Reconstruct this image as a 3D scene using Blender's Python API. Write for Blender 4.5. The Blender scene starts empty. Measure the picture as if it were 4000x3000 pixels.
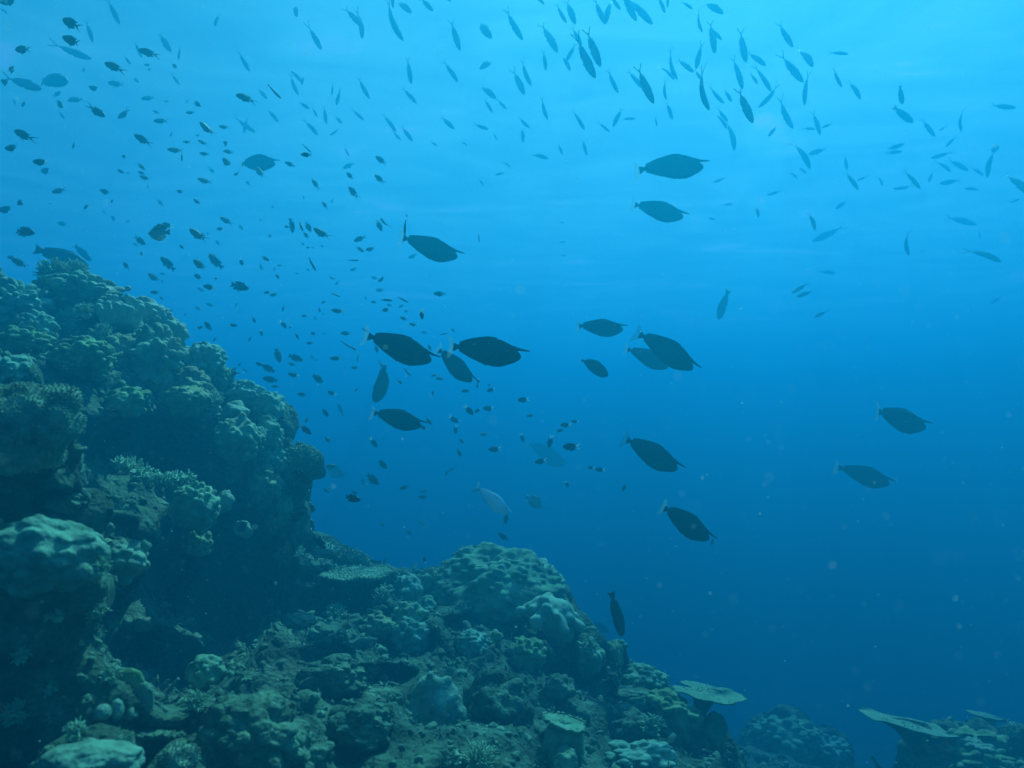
import bpy, bmesh, math, random
import numpy as np
from mathutils import Vector, Matrix
from mathutils.bvhtree import BVHTree

R = math.radians
sc = bpy.context.scene
COL = sc.collection
random.seed(7)
rng = np.random.default_rng(11)

# ------------------------------------------------------------------ camera
FPX = 2856.0                                   # focal length in pixels of the 4000 px wide photograph
cam = bpy.data.cameras.new('camera')
cam_ob = bpy.data.objects.new('camera', cam)
COL.objects.link(cam_ob)
cam.sensor_width = 36.0
cam.lens = 36.0 * FPX / 4000.0
cam.clip_start = 0.02
cam.clip_end = 600.0
cam.dof.use_dof = True
cam.dof.focus_distance = 4.4
cam.dof.aperture_fstop = 2.8
cam_ob.location = (0, 0, 0)
cam_ob.rotation_euler = (R(95), 0, 0)
sc.camera = cam_ob
CAMROT = cam_ob.rotation_euler.to_matrix()
RIGHT, UPV, FWD = CAMROT @ Vector((1, 0, 0)), CAMROT @ Vector((0, 1, 0)), CAMROT @ Vector((0, 0, -1))

# ------------------------------------------------------------------ sky, sun, exposure
SUN_EL, SUN_AZ = 57.0, 21.0
world = bpy.data.worlds.new('World')
sc.world = world
world.use_nodes = True
_bg = world.node_tree.nodes['Background']
_sky = world.node_tree.nodes.new('ShaderNodeTexSky')
_sky.sky_type = 'NISHITA'
_sky.sun_disc = False
_sky.sun_elevation = R(SUN_EL)
_sky.sun_rotation = R(SUN_AZ)
world.node_tree.links.new(_sky.outputs[0], _bg.inputs[0])
_bg.inputs[1].default_value = 0.0642
sun = bpy.data.lights.new('sun', 'SUN')
sun.energy = 4.23
sun.angle = R(0.5)
sun.color = (1, 0.96, 0.9)
sun_ob = bpy.data.objects.new('sun', sun)
COL.objects.link(sun_ob)
SUN_DIR = Vector((math.sin(R(SUN_AZ)) * math.cos(R(SUN_EL)), math.cos(R(SUN_AZ)) * math.cos(R(SUN_EL)), math.sin(R(SUN_EL))))
sun_ob.rotation_euler = SUN_DIR.to_track_quat('Z', 'Y').to_euler()
sc.view_settings.view_transform = 'Standard'
sc.view_settings.look = 'None'
sc.view_settings.gamma = 1
sc.view_settings.exposure = 1.52

# ------------------------------------------------------------------ water: the sea surface overhead and the water body
SURF_Z, BED_Z = 4.65, -9.0
WATER = dict(s=(0.0013, 0.0437, 0.0890), t=(0.164, 0.1347, 0.1067), g=0.4254, tint=(0.30, 1.0, 0.77))


def new_mat(name):
    m = bpy.data.materials.new(name)
    m.use_nodes = True
    m.node_tree.nodes.clear()
    return m, m.node_tree.nodes, m.node_tree.links


def mesh_np(name, V, F, smooth=True, mats=(), mi=None):
    """One mesh from an (n,3) vertex array and an (m,3) or (m,4) face array or a list of faces."""
    me = bpy.data.meshes.new(name)
    if isinstance(F, np.ndarray):
        k = F.shape[1]
        me.vertices.add(len(V))
        me.vertices.foreach_set('co', np.ascontiguousarray(V, dtype=np.float32).ravel())
        me.loops.add(F.size)
        me.loops.foreach_set('vertex_index', np.ascontiguousarray(F, dtype=np.int32).ravel())
        me.polygons.add(len(F))
        me.polygons.foreach_set('loop_start', np.arange(0, F.size, k, dtype=np.int32))
        me.update(calc_edges=True)
        me.validate()
    else:
        me.from_pydata([tuple(v) for v in V], [], F)
    if smooth:
        me.polygons.foreach_set('use_smooth', np.ones(len(me.polygons), dtype=bool))
    for m in mats:
        me.materials.append(m)
    if mi is not None:
        me.polygons.foreach_set('material_index', np.asarray(mi, dtype=np.int32))
    me.update()
    return me


def link(name, me, parent=None, loc=None):
    o = bpy.data.objects.new(name, me)
    COL.objects.link(o)
    if parent is not None:
        o.parent = parent
    if loc is not None:
        o.location = loc
    return o


def tag(o, label=None, cat=None, group=None, kind=None):
    for k, v in (('label', label), ('category', cat), ('group', group), ('kind', kind)):
        if v:
            o[k] = v
    return o


def at(px, py, d):
    """The point of the place that lies d metres ahead along the view through photograph pixel (px, py)."""
    return CAMROT @ Vector(((px - 2000) / FPX * d, -(py - 1500) / FPX * d, -d))


def build_water():
    m, n, L = new_mat('water_body')
    out = n.new('ShaderNodeOutputMaterial')
    v = n.new('ShaderNodeVolumePrincipled')
    D = 0.2
    s, t = WATER['s'], WATER['t']
    v.inputs['Density'].default_value = D
    v.inputs['Color'].default_value = (*[x / D for x in s], 1)
    v.inputs['Absorption Color'].default_value = (*[(1 - max(0, min(1, (b - a) / (D - a)))) ** 2 for a, b in zip(s, t)], 1)
    v.inputs['Anisotropy'].default_value = WATER['g']
    L.new(v.outputs[0], out.inputs['Volume'])
    m.cycles.homogeneous_volume = True
    lo, hi = (-160, -50, BED_Z - 1.5), (160, 230, SURF_Z - 0.15)
    V = np.array([[(lo, hi)[i][0], (lo, hi)[j][1], (lo, hi)[k][2]] for i in (0, 1) for j in (0, 1) for k in (0, 1)])
    F = [(0, 1, 3, 2), (4, 6, 7, 5), (0, 4, 5, 1), (2, 3, 7, 6), (0, 2, 6, 4), (1, 5, 7, 3)]
    tag(link('haze', mesh_np('haze', V, F, False, [m])), kind='stuff')
    # sea surface seen from below: transmits the sky, ripple light painted in by noise
    m, n, L = new_mat('sea_surface')
    out = n.new('ShaderNodeOutputMaterial')
    tr = n.new('ShaderNodeBsdfTransparent')
    tc = n.new('ShaderNodeTexCoord')
    mp = n.new('ShaderNodeMapping')
    mp.inputs['Scale'].default_value = (0.5, 0.95, 1)
    mp.inputs['Rotation'].default_value = (0, 0, R(-18))
    no = n.new('ShaderNodeTexNoise')
    no.inputs['Scale'].default_value = 0.75
    no.inputs['Detail'].default_value = 5
    no.inputs['Distortion'].default_value = 1.2
    rp = n.new('ShaderNodeValToRGB')
    w = WATER['tint']
    rp.color_ramp.elements[0].position = 0.36
    rp.color_ramp.elements[0].color = (w[0] * .62, w[1] * .74, w[2] * .82, 1)
    rp.color_ramp.elements[1].position = 0.70
    rp.color_ramp.elements[1].color = (w[0], w[1], w[2], 1)
    gl = rp.color_ramp.elements.new(0.62)
    gl.color = (w[0] * .95, w[1] * .97, w[2] * .97, 1)
    rp.color_ramp.elements[2].position = 0.70
    rp.color_ramp.elements[2].color = (.50, 1, .93, 1)      # pale glints painted into the tint at the noise peaks
    L.new(tc.outputs['Object'], mp.inputs[0])
    L.new(mp.outputs[0], no.inputs['Vector'])
    L.new(no.outputs[0], rp.inputs[0])
    L.new(rp.outputs[0], tr.inputs[0])
    L.new(tr.outputs[0], out.inputs[0])
    nx, ny = 120, 110
    xs, ys = np.linspace(-160, 160, nx), np.linspace(-50, 230, ny)
    X, Y = np.meshgrid(xs, ys)
    Z = SURF_Z + 0.05 * np.sin(X * .7 + Y * .2) + 0.05 * np.sin(Y * .9 - X * .3)
    V = np.stack([X, Y, Z], -1).reshape(-1, 3)
    i = (np.arange(ny - 1)[:, None] * nx + np.arange(nx - 1)[None]).ravel()
    tag(link('water_surface', mesh_np('water_surface', V, np.stack([i, i + 1, i + nx + 1, i + nx], 1), True, [m])), kind='structure')


build_water()

# ------------------------------------------------------------------ noise and shape helpers
def _hash(ix, iy, iz, seed):
    h = (ix * 374761393 + iy * 668265263 + iz * 2147483647 + seed * 1274126177) & 0xFFFFFFFF
    h = ((h ^ (h >> 13)) * 1274126177) & 0xFFFFFFFF
    h = ((h ^ (h >> 16)) * 2246822519) & 0xFFFFFFFF
    return ((h ^ (h >> 15)) & 0xFFFFFF) / float(0xFFFFFF)


def vnoise(P, seed=0):
    I = np.floor(P).astype(np.int64)
    f = P - I
    f = f * f * (3 - 2 * f)
    r = np.zeros(len(P))
    for dx in (0, 1):
        for dy in (0, 1):
            for dz in (0, 1):
                w = (f[:, 0] if dx else 1 - f[:, 0]) * (f[:, 1] if dy else 1 - f[:, 1]) * (f[:, 2] if dz else 1 - f[:, 2])
                r += w * _hash(I[:, 0] + dx, I[:, 1] + dy, I[:, 2] + dz, seed)
    return r * 2 - 1


def fbm(P, octaves=4, seed=0, gain=0.5):
    r, a = np.zeros(len(P)), 1.0
    for o in range(octaves):
        r += a * vnoise(P * 2 ** o + 17.3 * o, seed + o)
        a *= gain
    return r


def worley(P, seed=0):
    """Distance to the nearest of one random point per unit cell."""
    I = np.floor(P).astype(np.int64)
    best = np.full(len(P), 9.0)
    for dx in (-1, 0, 1):
        for dy in (-1, 0, 1):
            for dz in (-1, 0, 1):
                J = I + np.array([dx, dy, dz])
                q = np.stack([J[:, k] + _hash(J[:, 0], J[:, 1], J[:, 2], seed + 31 * k) for k in range(3)], 1)
                best = np.minimum(best, ((P - q) ** 2).sum(1))
    return np.sqrt(best)


def bumps(P, seed=0, w=0.85):
    """Rounded knobs, 0 in the grooves and 1 on the tops."""
    d = worley(P, seed)
    return np.sqrt(np.clip(1 - (d / w) ** 2, 0, 1))


_ico = {}
def ico(sub):
    if sub not in _ico:
        bm = bmesh.new()
        bmesh.ops.create_icosphere(bm, subdivisions=sub, radius=1)
        V = np.array([v.co[:] for v in bm.verts])
        F = np.array([[v.index for v in f.verts] for f in bm.faces], dtype=np.int32)
        bm.free()
        _ico[sub] = (V, F)
    return _ico[sub]


class Soup:
    """Collects triangle pieces for ONE mesh."""
    def __init__(self):
        self.V, self.F, self.n = [], [], 0

    def add(self, V, F):
        self.V.append(V)
        self.F.append(np.asarray(F, dtype=np.int32) + self.n)
        self.n += len(V)

    def ball(self, c, r, sub=2):
        V, F = ico(sub)
        self.add(V * np.asarray(r) + np.asarray(c), F)

    def capsule(self, a, b, ra, rb, k=4, sub=2):
        a, b = np.asarray(a, float), np.asarray(b, float)
        for i in range(k + 1):
            t = i / k
            self.ball(a + (b - a) * t, ra + (rb - ra) * t, sub)

    def twig(self, p, d, ln, r0, r1, bend=0.15, sides=5, segs=3):
        p, d = np.asarray(p, float), np.asarray(d, float)
        d = d / np.linalg.norm(d)
        a = np.cross(d, [0.3, 0.9, 0.2])
        a /= np.linalg.norm(a)
        b = np.cross(d, a)
        off = (a * rng.normal() + b * rng.normal()) * bend * ln
        V = []
        for i in range(segs + 1):
            t = i / segs
            c = p + d * ln * t + off * t * t
            r = r0 + (r1 - r0) * t
            for k in range(sides):
                th = 2 * math.pi * k / sides
                V.append(c + (a * math.cos(th) + b * math.sin(th)) * r)
        V.append(p + d * (ln + r1 * .8) + off)
        F = []
        for i in range(segs):
            for k in range(sides):
                q = i * sides + k
                q2 = i * sides + (k + 1) % sides
                F += [(q, q2, q2 + sides), (q, q2 + sides, q + sides)]
        for k in range(sides):
            F.append((segs * sides + k, segs * sides + (k + 1) % sides, len(V) - 1))
        self.add(np.array(V), F)

    def arrays(self):
        return np.concatenate(self.V), np.concatenate(self.F)


def remesh(V, F, voxel, smooth=3):
    o = bpy.data.objects.new('tmp', mesh_np('tmp', V, F))
    COL.objects.link(o)
    md = o.modifiers.new('r', 'REMESH')
    md.mode = 'VOXEL'
    md.voxel_size = voxel
    if smooth:
        ms = o.modifiers.new('s', 'SMOOTH')
        ms.iterations = smooth
        ms.factor = 0.5
    dg = bpy.context.evaluated_depsgraph_get()
    me = o.evaluated_get(dg).to_mesh()
    V2 = np.empty(len(me.vertices) * 3, dtype=np.float32)
    me.vertices.foreach_get('co', V2)
    N2 = np.empty(len(me.vertices) * 3, dtype=np.float32)
    me.vertices.foreach_get('normal', N2)
    L2 = np.empty(len(me.loops), dtype=np.int32)
    me.loops.foreach_get('vertex_index', L2)
    k = len(L2) // len(me.polygons)
    out = V2.reshape(-1, 3).astype(float), L2.reshape(-1, k), N2.reshape(-1, 3).astype(float)
    o.evaluated_get(dg).to_mesh_clear()
    tmp = o.data
    bpy.data.objects.remove(o)
    bpy.data.meshes.remove(tmp)
    return out


def coral_mat(name, dark, light, scale=9.0, pore=90.0, bump=0.5, dist=0.006, rough=0.85, patch=None, big=None):
    """Mottled living coral: two tones by noise, polyp-sized relief as bump."""
    m, n, L = new_mat(name)
    out = n.new('ShaderNodeOutputMaterial')
    b = n.new('ShaderNodeBsdfPrincipled')
    b.inputs['Roughness'].default_value = rough
    b.inputs['Specular IOR Level'].default_value = 0.15
    tc = n.new('ShaderNodeTexCoord')
    no = n.new('ShaderNodeTexNoise')
    no.inputs['Scale'].default_value = scale
    no.inputs['Detail'].default_value = 8
    no.inputs['Roughness'].default_value = 0.65
    rp = n.new('ShaderNodeValToRGB')
    rp.color_ramp.elements[0].position = 0.36
    rp.color_ramp.elements[0].color = (*dark, 1)
    rp.color_ramp.elements[1].position = 0.64
    rp.color_ramp.elements[1].color = (*light, 1)
    if patch:
        e = rp.color_ramp.elements.new(0.76)
        e.color = (*patch, 1)
    vo = n.new('ShaderNodeTexVoronoi')
    vo.inputs['Scale'].default_value = pore
    n2 = n.new('ShaderNodeTexNoise')
    n2.inputs['Scale'].default_value = pore * .35
    n2.inputs['Detail'].default_value = 6
    add = n.new('ShaderNodeMath')
    add.operation = 'ADD'
    bp = n.new('ShaderNodeBump')
    bp.inputs['Strength'].default_value = bump
    bp.inputs['Distance'].default_value = dist
    for x in (no, vo, n2):
        L.new(tc.outputs['Object'], x.inputs['Vector'])
    L.new(no.outputs[0], rp.inputs[0])
    L.new(rp.outputs[0], b.inputs['Base Color'])
    L.new(vo.outputs['Distance'], add.inputs[0])
    L.new(n2.outputs[0], add.inputs[1])
    L.new(add.outputs[0], bp.inputs['Height'])
    if big:
        n3 = n.new('ShaderNodeTexNoise')
        n3.inputs['Scale'].default_value = big[0]
        n3.inputs['Detail'].default_value = 7
        n3.inputs['Roughness'].default_value = 0.6
        n3.inputs['Distortion'].default_value = 0.4
        b3 = n.new('ShaderNodeBump')
        b3.inputs['Strength'].default_value = 1.0
        b3.inputs['Distance'].default_value = big[1]
        L.new(tc.outputs['Object'], n3.inputs['Vector'])
        L.new(n3.outputs[0], b3.inputs['Height'])
        L.new(b3.outputs[0], bp.inputs['Normal'])
    L.new(bp.outputs[0], b.inputs['Normal'])
    L.new(b.outputs[0], out.inputs[0])
    return m


MAT = dict(
    massive=coral_mat('massive_coral', (0.106, 0.156, 0.091), (0.288, 0.405, 0.255), 9, 75, .55, .004, big=(32, .006)),
    massive_b=coral_mat('massive_coral_grey', (0.128, 0.197, 0.146), (0.317, 0.457, 0.337), 11, 85, .55, .004, big=(34, .006)),
    massive_c=coral_mat('massive_coral_olive', (0.106, 0.140, 0.064), (0.257, 0.343, 0.173), 9, 75, .55, .004, big=(30, .006)),
    massive_d=coral_mat('massive_coral_brown', (0.128, 0.135, 0.073), (0.303, 0.332, 0.192), 10, 75, .55, .004, big=(30, .006)),
    smooth=coral_mat('smooth_coral', (0.121, 0.176, 0.127), (0.242, 0.343, 0.246), 12, 70, .5, .006, big=(20, .010)),
    branch=coral_mat('branching_coral', (0.196, 0.260, 0.164), (0.393, 0.519, 0.347), 14, 160, .4, .003),
    bushy=coral_mat('bushy_coral', (0.113, 0.135, 0.091), (0.272, 0.343, 0.237), 12, 150, .4, .003),
    table=coral_mat('table_coral', (0.121, 0.187, 0.119), (0.204, 0.291, 0.192), 7, 130, .5, .004),
    leather=coral_mat('leather_coral', (0.227, 0.322, 0.237), (0.326, 0.447, 0.329), 6, 120, .3, .003, big=(26, .006)),
    rock=coral_mat('encrusted_rock', (0.045, 0.063, 0.041), (0.174, 0.244, 0.159), 8, 60, .8, .008, patch=(0.333, 0.457, 0.329), big=(12, .035)),
    reef=coral_mat('reef_rock', (0.023, 0.033, 0.022), (0.117, 0.167, 0.105), 6, 50, .8, .010, patch=(0.242, 0.343, 0.237), big=(11, .04)),
    rubble=coral_mat('coral_rubble', (0.041, 0.057, 0.036), (0.196, 0.270, 0.182), 6, 40, .8, .01),
    sponge=coral_mat('tube_sponge', (0.137, 0.197, 0.146), (0.242, 0.343, 0.255), 20, 120, .4, .003),
    sand=coral_mat('seabed_sand', (0.151, 0.208, 0.155), (0.227, 0.301, 0.218), 2, 30, .5, .01),
)

# ------------------------------------------------------------------ coral builders (each returns one thing)
def massive(name, c, r, n, seed, mat, amp=0.16, sub=5, warp=0.30, knob=2.0, squash=1.0):
    """A boulder coral: an uneven dome covered in rounded knobs."""
    V, F = ico(sub)
    rx, ry, rz = r
    rs = np.random.default_rng(seed)
    S = rs.normal(size=(n, 3))
    S /= np.linalg.norm(S, axis=1)[:, None]
    ang = np.arccos(np.clip((V @ S.T).max(1), -1, 1))
    w = 1.9 / math.sqrt(n)
    h = np.sqrt(np.clip(1 - (ang / (w * .92)) ** 2, 0, 1))
    low = fbm(V * 1.3 + seed * 3.1, 3, seed)
    P = V * np.array([rx, ry, rz])
    k = 1 + warp * low + amp * (h - .6)
    h2 = bumps(P / max(rx, rz) * 14 * knob / 2 + seed, seed + 5)
    k += amp * .10 * (h2 - .5) + .008 * fbm(V * 14, 2, seed + 9) + (.03 * fbm(V * 6, 3, seed + 4) if 'rock' in name else 0)
    P = P * k[:, None]
    o = link(name, mesh_np(name, P, F, True, [mat]), None, c)
    return o


def tuft(name, c, r, n, seed, mat, up=(0, -.3, 1), spread=1.1, thick=.045, lo=.55, fork=2, stub=.35):
    """A bushy clump of finger branches springing from one foot."""
    global rng
    keep, rng = rng, np.random.default_rng(seed)
    s = Soup()
    U = np.array(up, float)
    U /= np.linalg.norm(U)
    s.ball((0, 0, -.12 * r), (.45 * r, .45 * r, .34 * r), 2)
    for i in range(n):
        d = rng.normal(size=3)
        d = d / np.linalg.norm(d) * spread + U
        d /= np.linalg.norm(d)
        ln = r * rng.uniform(lo, 1)
        p = d * r * .12
        s.twig(p, d, ln, thick * r * 1.25, thick * r * .7, .12, 5, 3)
        for j in range(fork):
            t = rng.uniform(.4, .85)
            e = d + rng.normal(size=3) * .55
            s.twig(p + d * ln * t, e, ln * stub * rng.uniform(.6, 1.2), thick * r, thick * r * .6, .1, 5, 2)
    V, F = s.arrays()
    rng = keep
    return link(name, mesh_np(name, V, F, True, [mat]), None, c)


def nubby(name, c, r, n, seed, mat, stub=.12, thick=.028):
    """A big rounded colony whose whole surface is short blunt branchlets."""
    global rng
    keep, rng = rng, np.random.default_rng(seed)
    s = Soup()
    V, F = ico(5 if n > 800 else 4)
    k = 1 + .24 * fbm(V * 1.5 + seed, 3, seed) + .16 * (bumps(V * 2.6 + seed, seed) - .5)
    rr = np.array(r)
    s.add(V * k[:, None] * rr * .9, F)
    idx = rng.choice(len(V), size=min(n, len(V)), replace=False)
    m = float(np.mean(rr))
    for i in idx:
        d = V[i] + rng.normal(size=3) * .5 + np.array([0, 0, .35])
        p = V[i] * k[i] * rr * .88
        s.twig(p, d, m * stub * rng.uniform(.6, 1.35), m * thick * 1.15, m * thick * .8, .1, 5, 2)
    V, F = s.arrays()
    rng = keep
    return link(name, mesh_np(name, V, F, True, [mat]), None, c)


def lobed(name, c, caps, voxel, mat, seed=0, rough=.006):
    """Thick rounded lobes grown together."""
    s = Soup()
    for a, b, ra, rb in caps:
        s.capsule(a, b, ra, rb)
    V, F, N = remesh(*s.arrays(), voxel, 4)
    V = V + N * (rough * fbm(V * 14, 3, seed))[:, None]
    return link(name, mesh_np(name, V, F, True, [mat]), None, c)


def table(name, c, r, tilt, seed, mat, thick=.03, stalk=.4, prickle=500, cup=.10, ecc=1.0, cut=None, foot=(0, 0), fringe=1.0, ragged=.16):
    """A plate coral on a stalk: an Empty with a plate (top set with branchlets) and a stalk."""
    global rng
    keep, rng = rng, np.random.default_rng(seed)
    root = link(name, None, None, c)
    na, nr = 96, 14
    th = np.linspace(0, 2 * math.pi, na, endpoint=False)
    q = np.stack([np.cos(th), np.sin(th), np.zeros(na)], 1)
    rad = 1 + ragged * fbm(q * 1.6 + seed, 3, seed) + .05 * fbm(q * 9 + seed, 2, seed + 1)
    if cut is not None:
        dth = (th - cut + math.pi) % (2 * math.pi) - math.pi
        rad *= 1 - .62 * np.exp(-(dth / .28) ** 2)
    rows = []
    for side in (0, 1):
        for i in range(nr + 1):
            t = i / nr if side == 0 else 1 - i / nr
            if side == 1 and i == 0:
                continue
            x, y = q[:, 0] * rad * t * r, q[:, 1] * rad * t * r * ecc
            z = cup * r * t * t + .05 * r * fbm(np.stack([x, y, x * 0], 1) / r * 2.2 + seed, 2, seed + 2) * t
            if side == 1:
                z = z - thick * (.35 + .9 * (1 - t))
            rows.append(np.stack([x, y, z], 1))
    V = np.concatenate(rows)
    F = []
    for i in range(len(rows) - 1):
        for k in range(na):
            a, b = i * na + k, i * na + (k + 1) % na
            F += [(a, a + na, b + na), (a, b + na, b)]
    s = Soup()
    s.add(V, F)
    top = np.concatenate(rows[1:nr + 1])
    for i in rng.integers(0, len(top), prickle):
        p = top[i] + np.array([rng.normal() * .01, rng.normal() * .01, -.004])
        d = np.array([p[0] / r * .5 + rng.normal() * .3, p[1] / r * .5 + rng.normal() * .3, 1])
        s.twig(p, d, rng.uniform(.004, .009) * (r / .22) ** .5, .006, .004, .1, 4, 1)
    edge = rows[nr]
    for i in rng.integers(0, na, int(max(60, prickle // 4) * fringe)):
        d = np.array([edge[i][0], edge[i][1], .25 * r + rng.normal() * .2 * r])
        s.twig(edge[i] * .97, d, rng.uniform(.008, .02) * (r / .22) ** .5, .007, .004, .1, 4, 1)
    V, F = s.arrays()
    M = np.array(Matrix.Rotation(tilt[1], 3, 'Y') @ Matrix.Rotation(tilt[0], 3, 'X'))
    link('plate', mesh_np('plate', V @ M.T, F, True, [mat]), root)
    if stalk:
        s = Soup()
        k = 26
        z = np.linspace(-thick * .6, -stalk, 9)
        rr = .10 * r + (.34 * r) * np.exp(-(np.arange(9)) / 1.6) + .12 * r * np.linspace(0, 1, 9)
        fx, fy = foot
        rings = [np.stack([np.cos(np.linspace(0, 6.2832, k, endpoint=False)) * rr[i] + fx * i / 8, np.sin(np.linspace(0, 6.2832, k, endpoint=False)) * rr[i] + fy * i / 8, np.full(k, z[i])], 1) for i in range(9)]
        V = np.concatenate(rings)
        V[:, :2] += (fbm(V * 9 + seed, 3, seed) * .05 * r)[:, None]
        F = [f for i in range(8) for j in range(k) for f in ((i * k + j, i * k + (j + 1) % k, (i + 1) * k + (j + 1) % k), (i * k + j, (i + 1) * k + (j + 1) % k, (i + 1) * k + j))]
        link('stalk', mesh_np('stalk', V, np.array(F, dtype=np.int32), True, [MAT['rock']]), root)
    rng = keep
    return root


def tube(name, c, r, h, d, mat):
    """An open tube sponge."""
    k, prof = 40, [(.62, -h), (.9, -h * .5), (1, -.02), (1.0, .35 * r), (.86, .5 * r), (.66, .36 * r), (.58, 0), (.52, -h * .5), (.1, -h * .9)]
    V, F = [], []
    for i, (a, z) in enumerate(prof):
        for j in range(k):
            t = 2 * math.pi * j / k
            w = 1 + .07 * math.sin(5 * t + i) + .05 * math.sin(9 * t)
            V.append((a * r * w * math.cos(t), a * r * w * math.sin(t), z))
    for i in range(len(prof) - 1):
        for j in range(k):
            F.append((i * k + j, i * k + (j + 1) % k, (i + 1) * k + (j + 1) % k, (i + 1) * k + j))
    o = link(name, mesh_np(name, np.array(V), np.array(F, dtype=np.int32), True, [mat]), None, c)
    o.rotation_euler = Vector(d).to_track_quat('Z', 'Y').to_euler()
    return o


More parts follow.
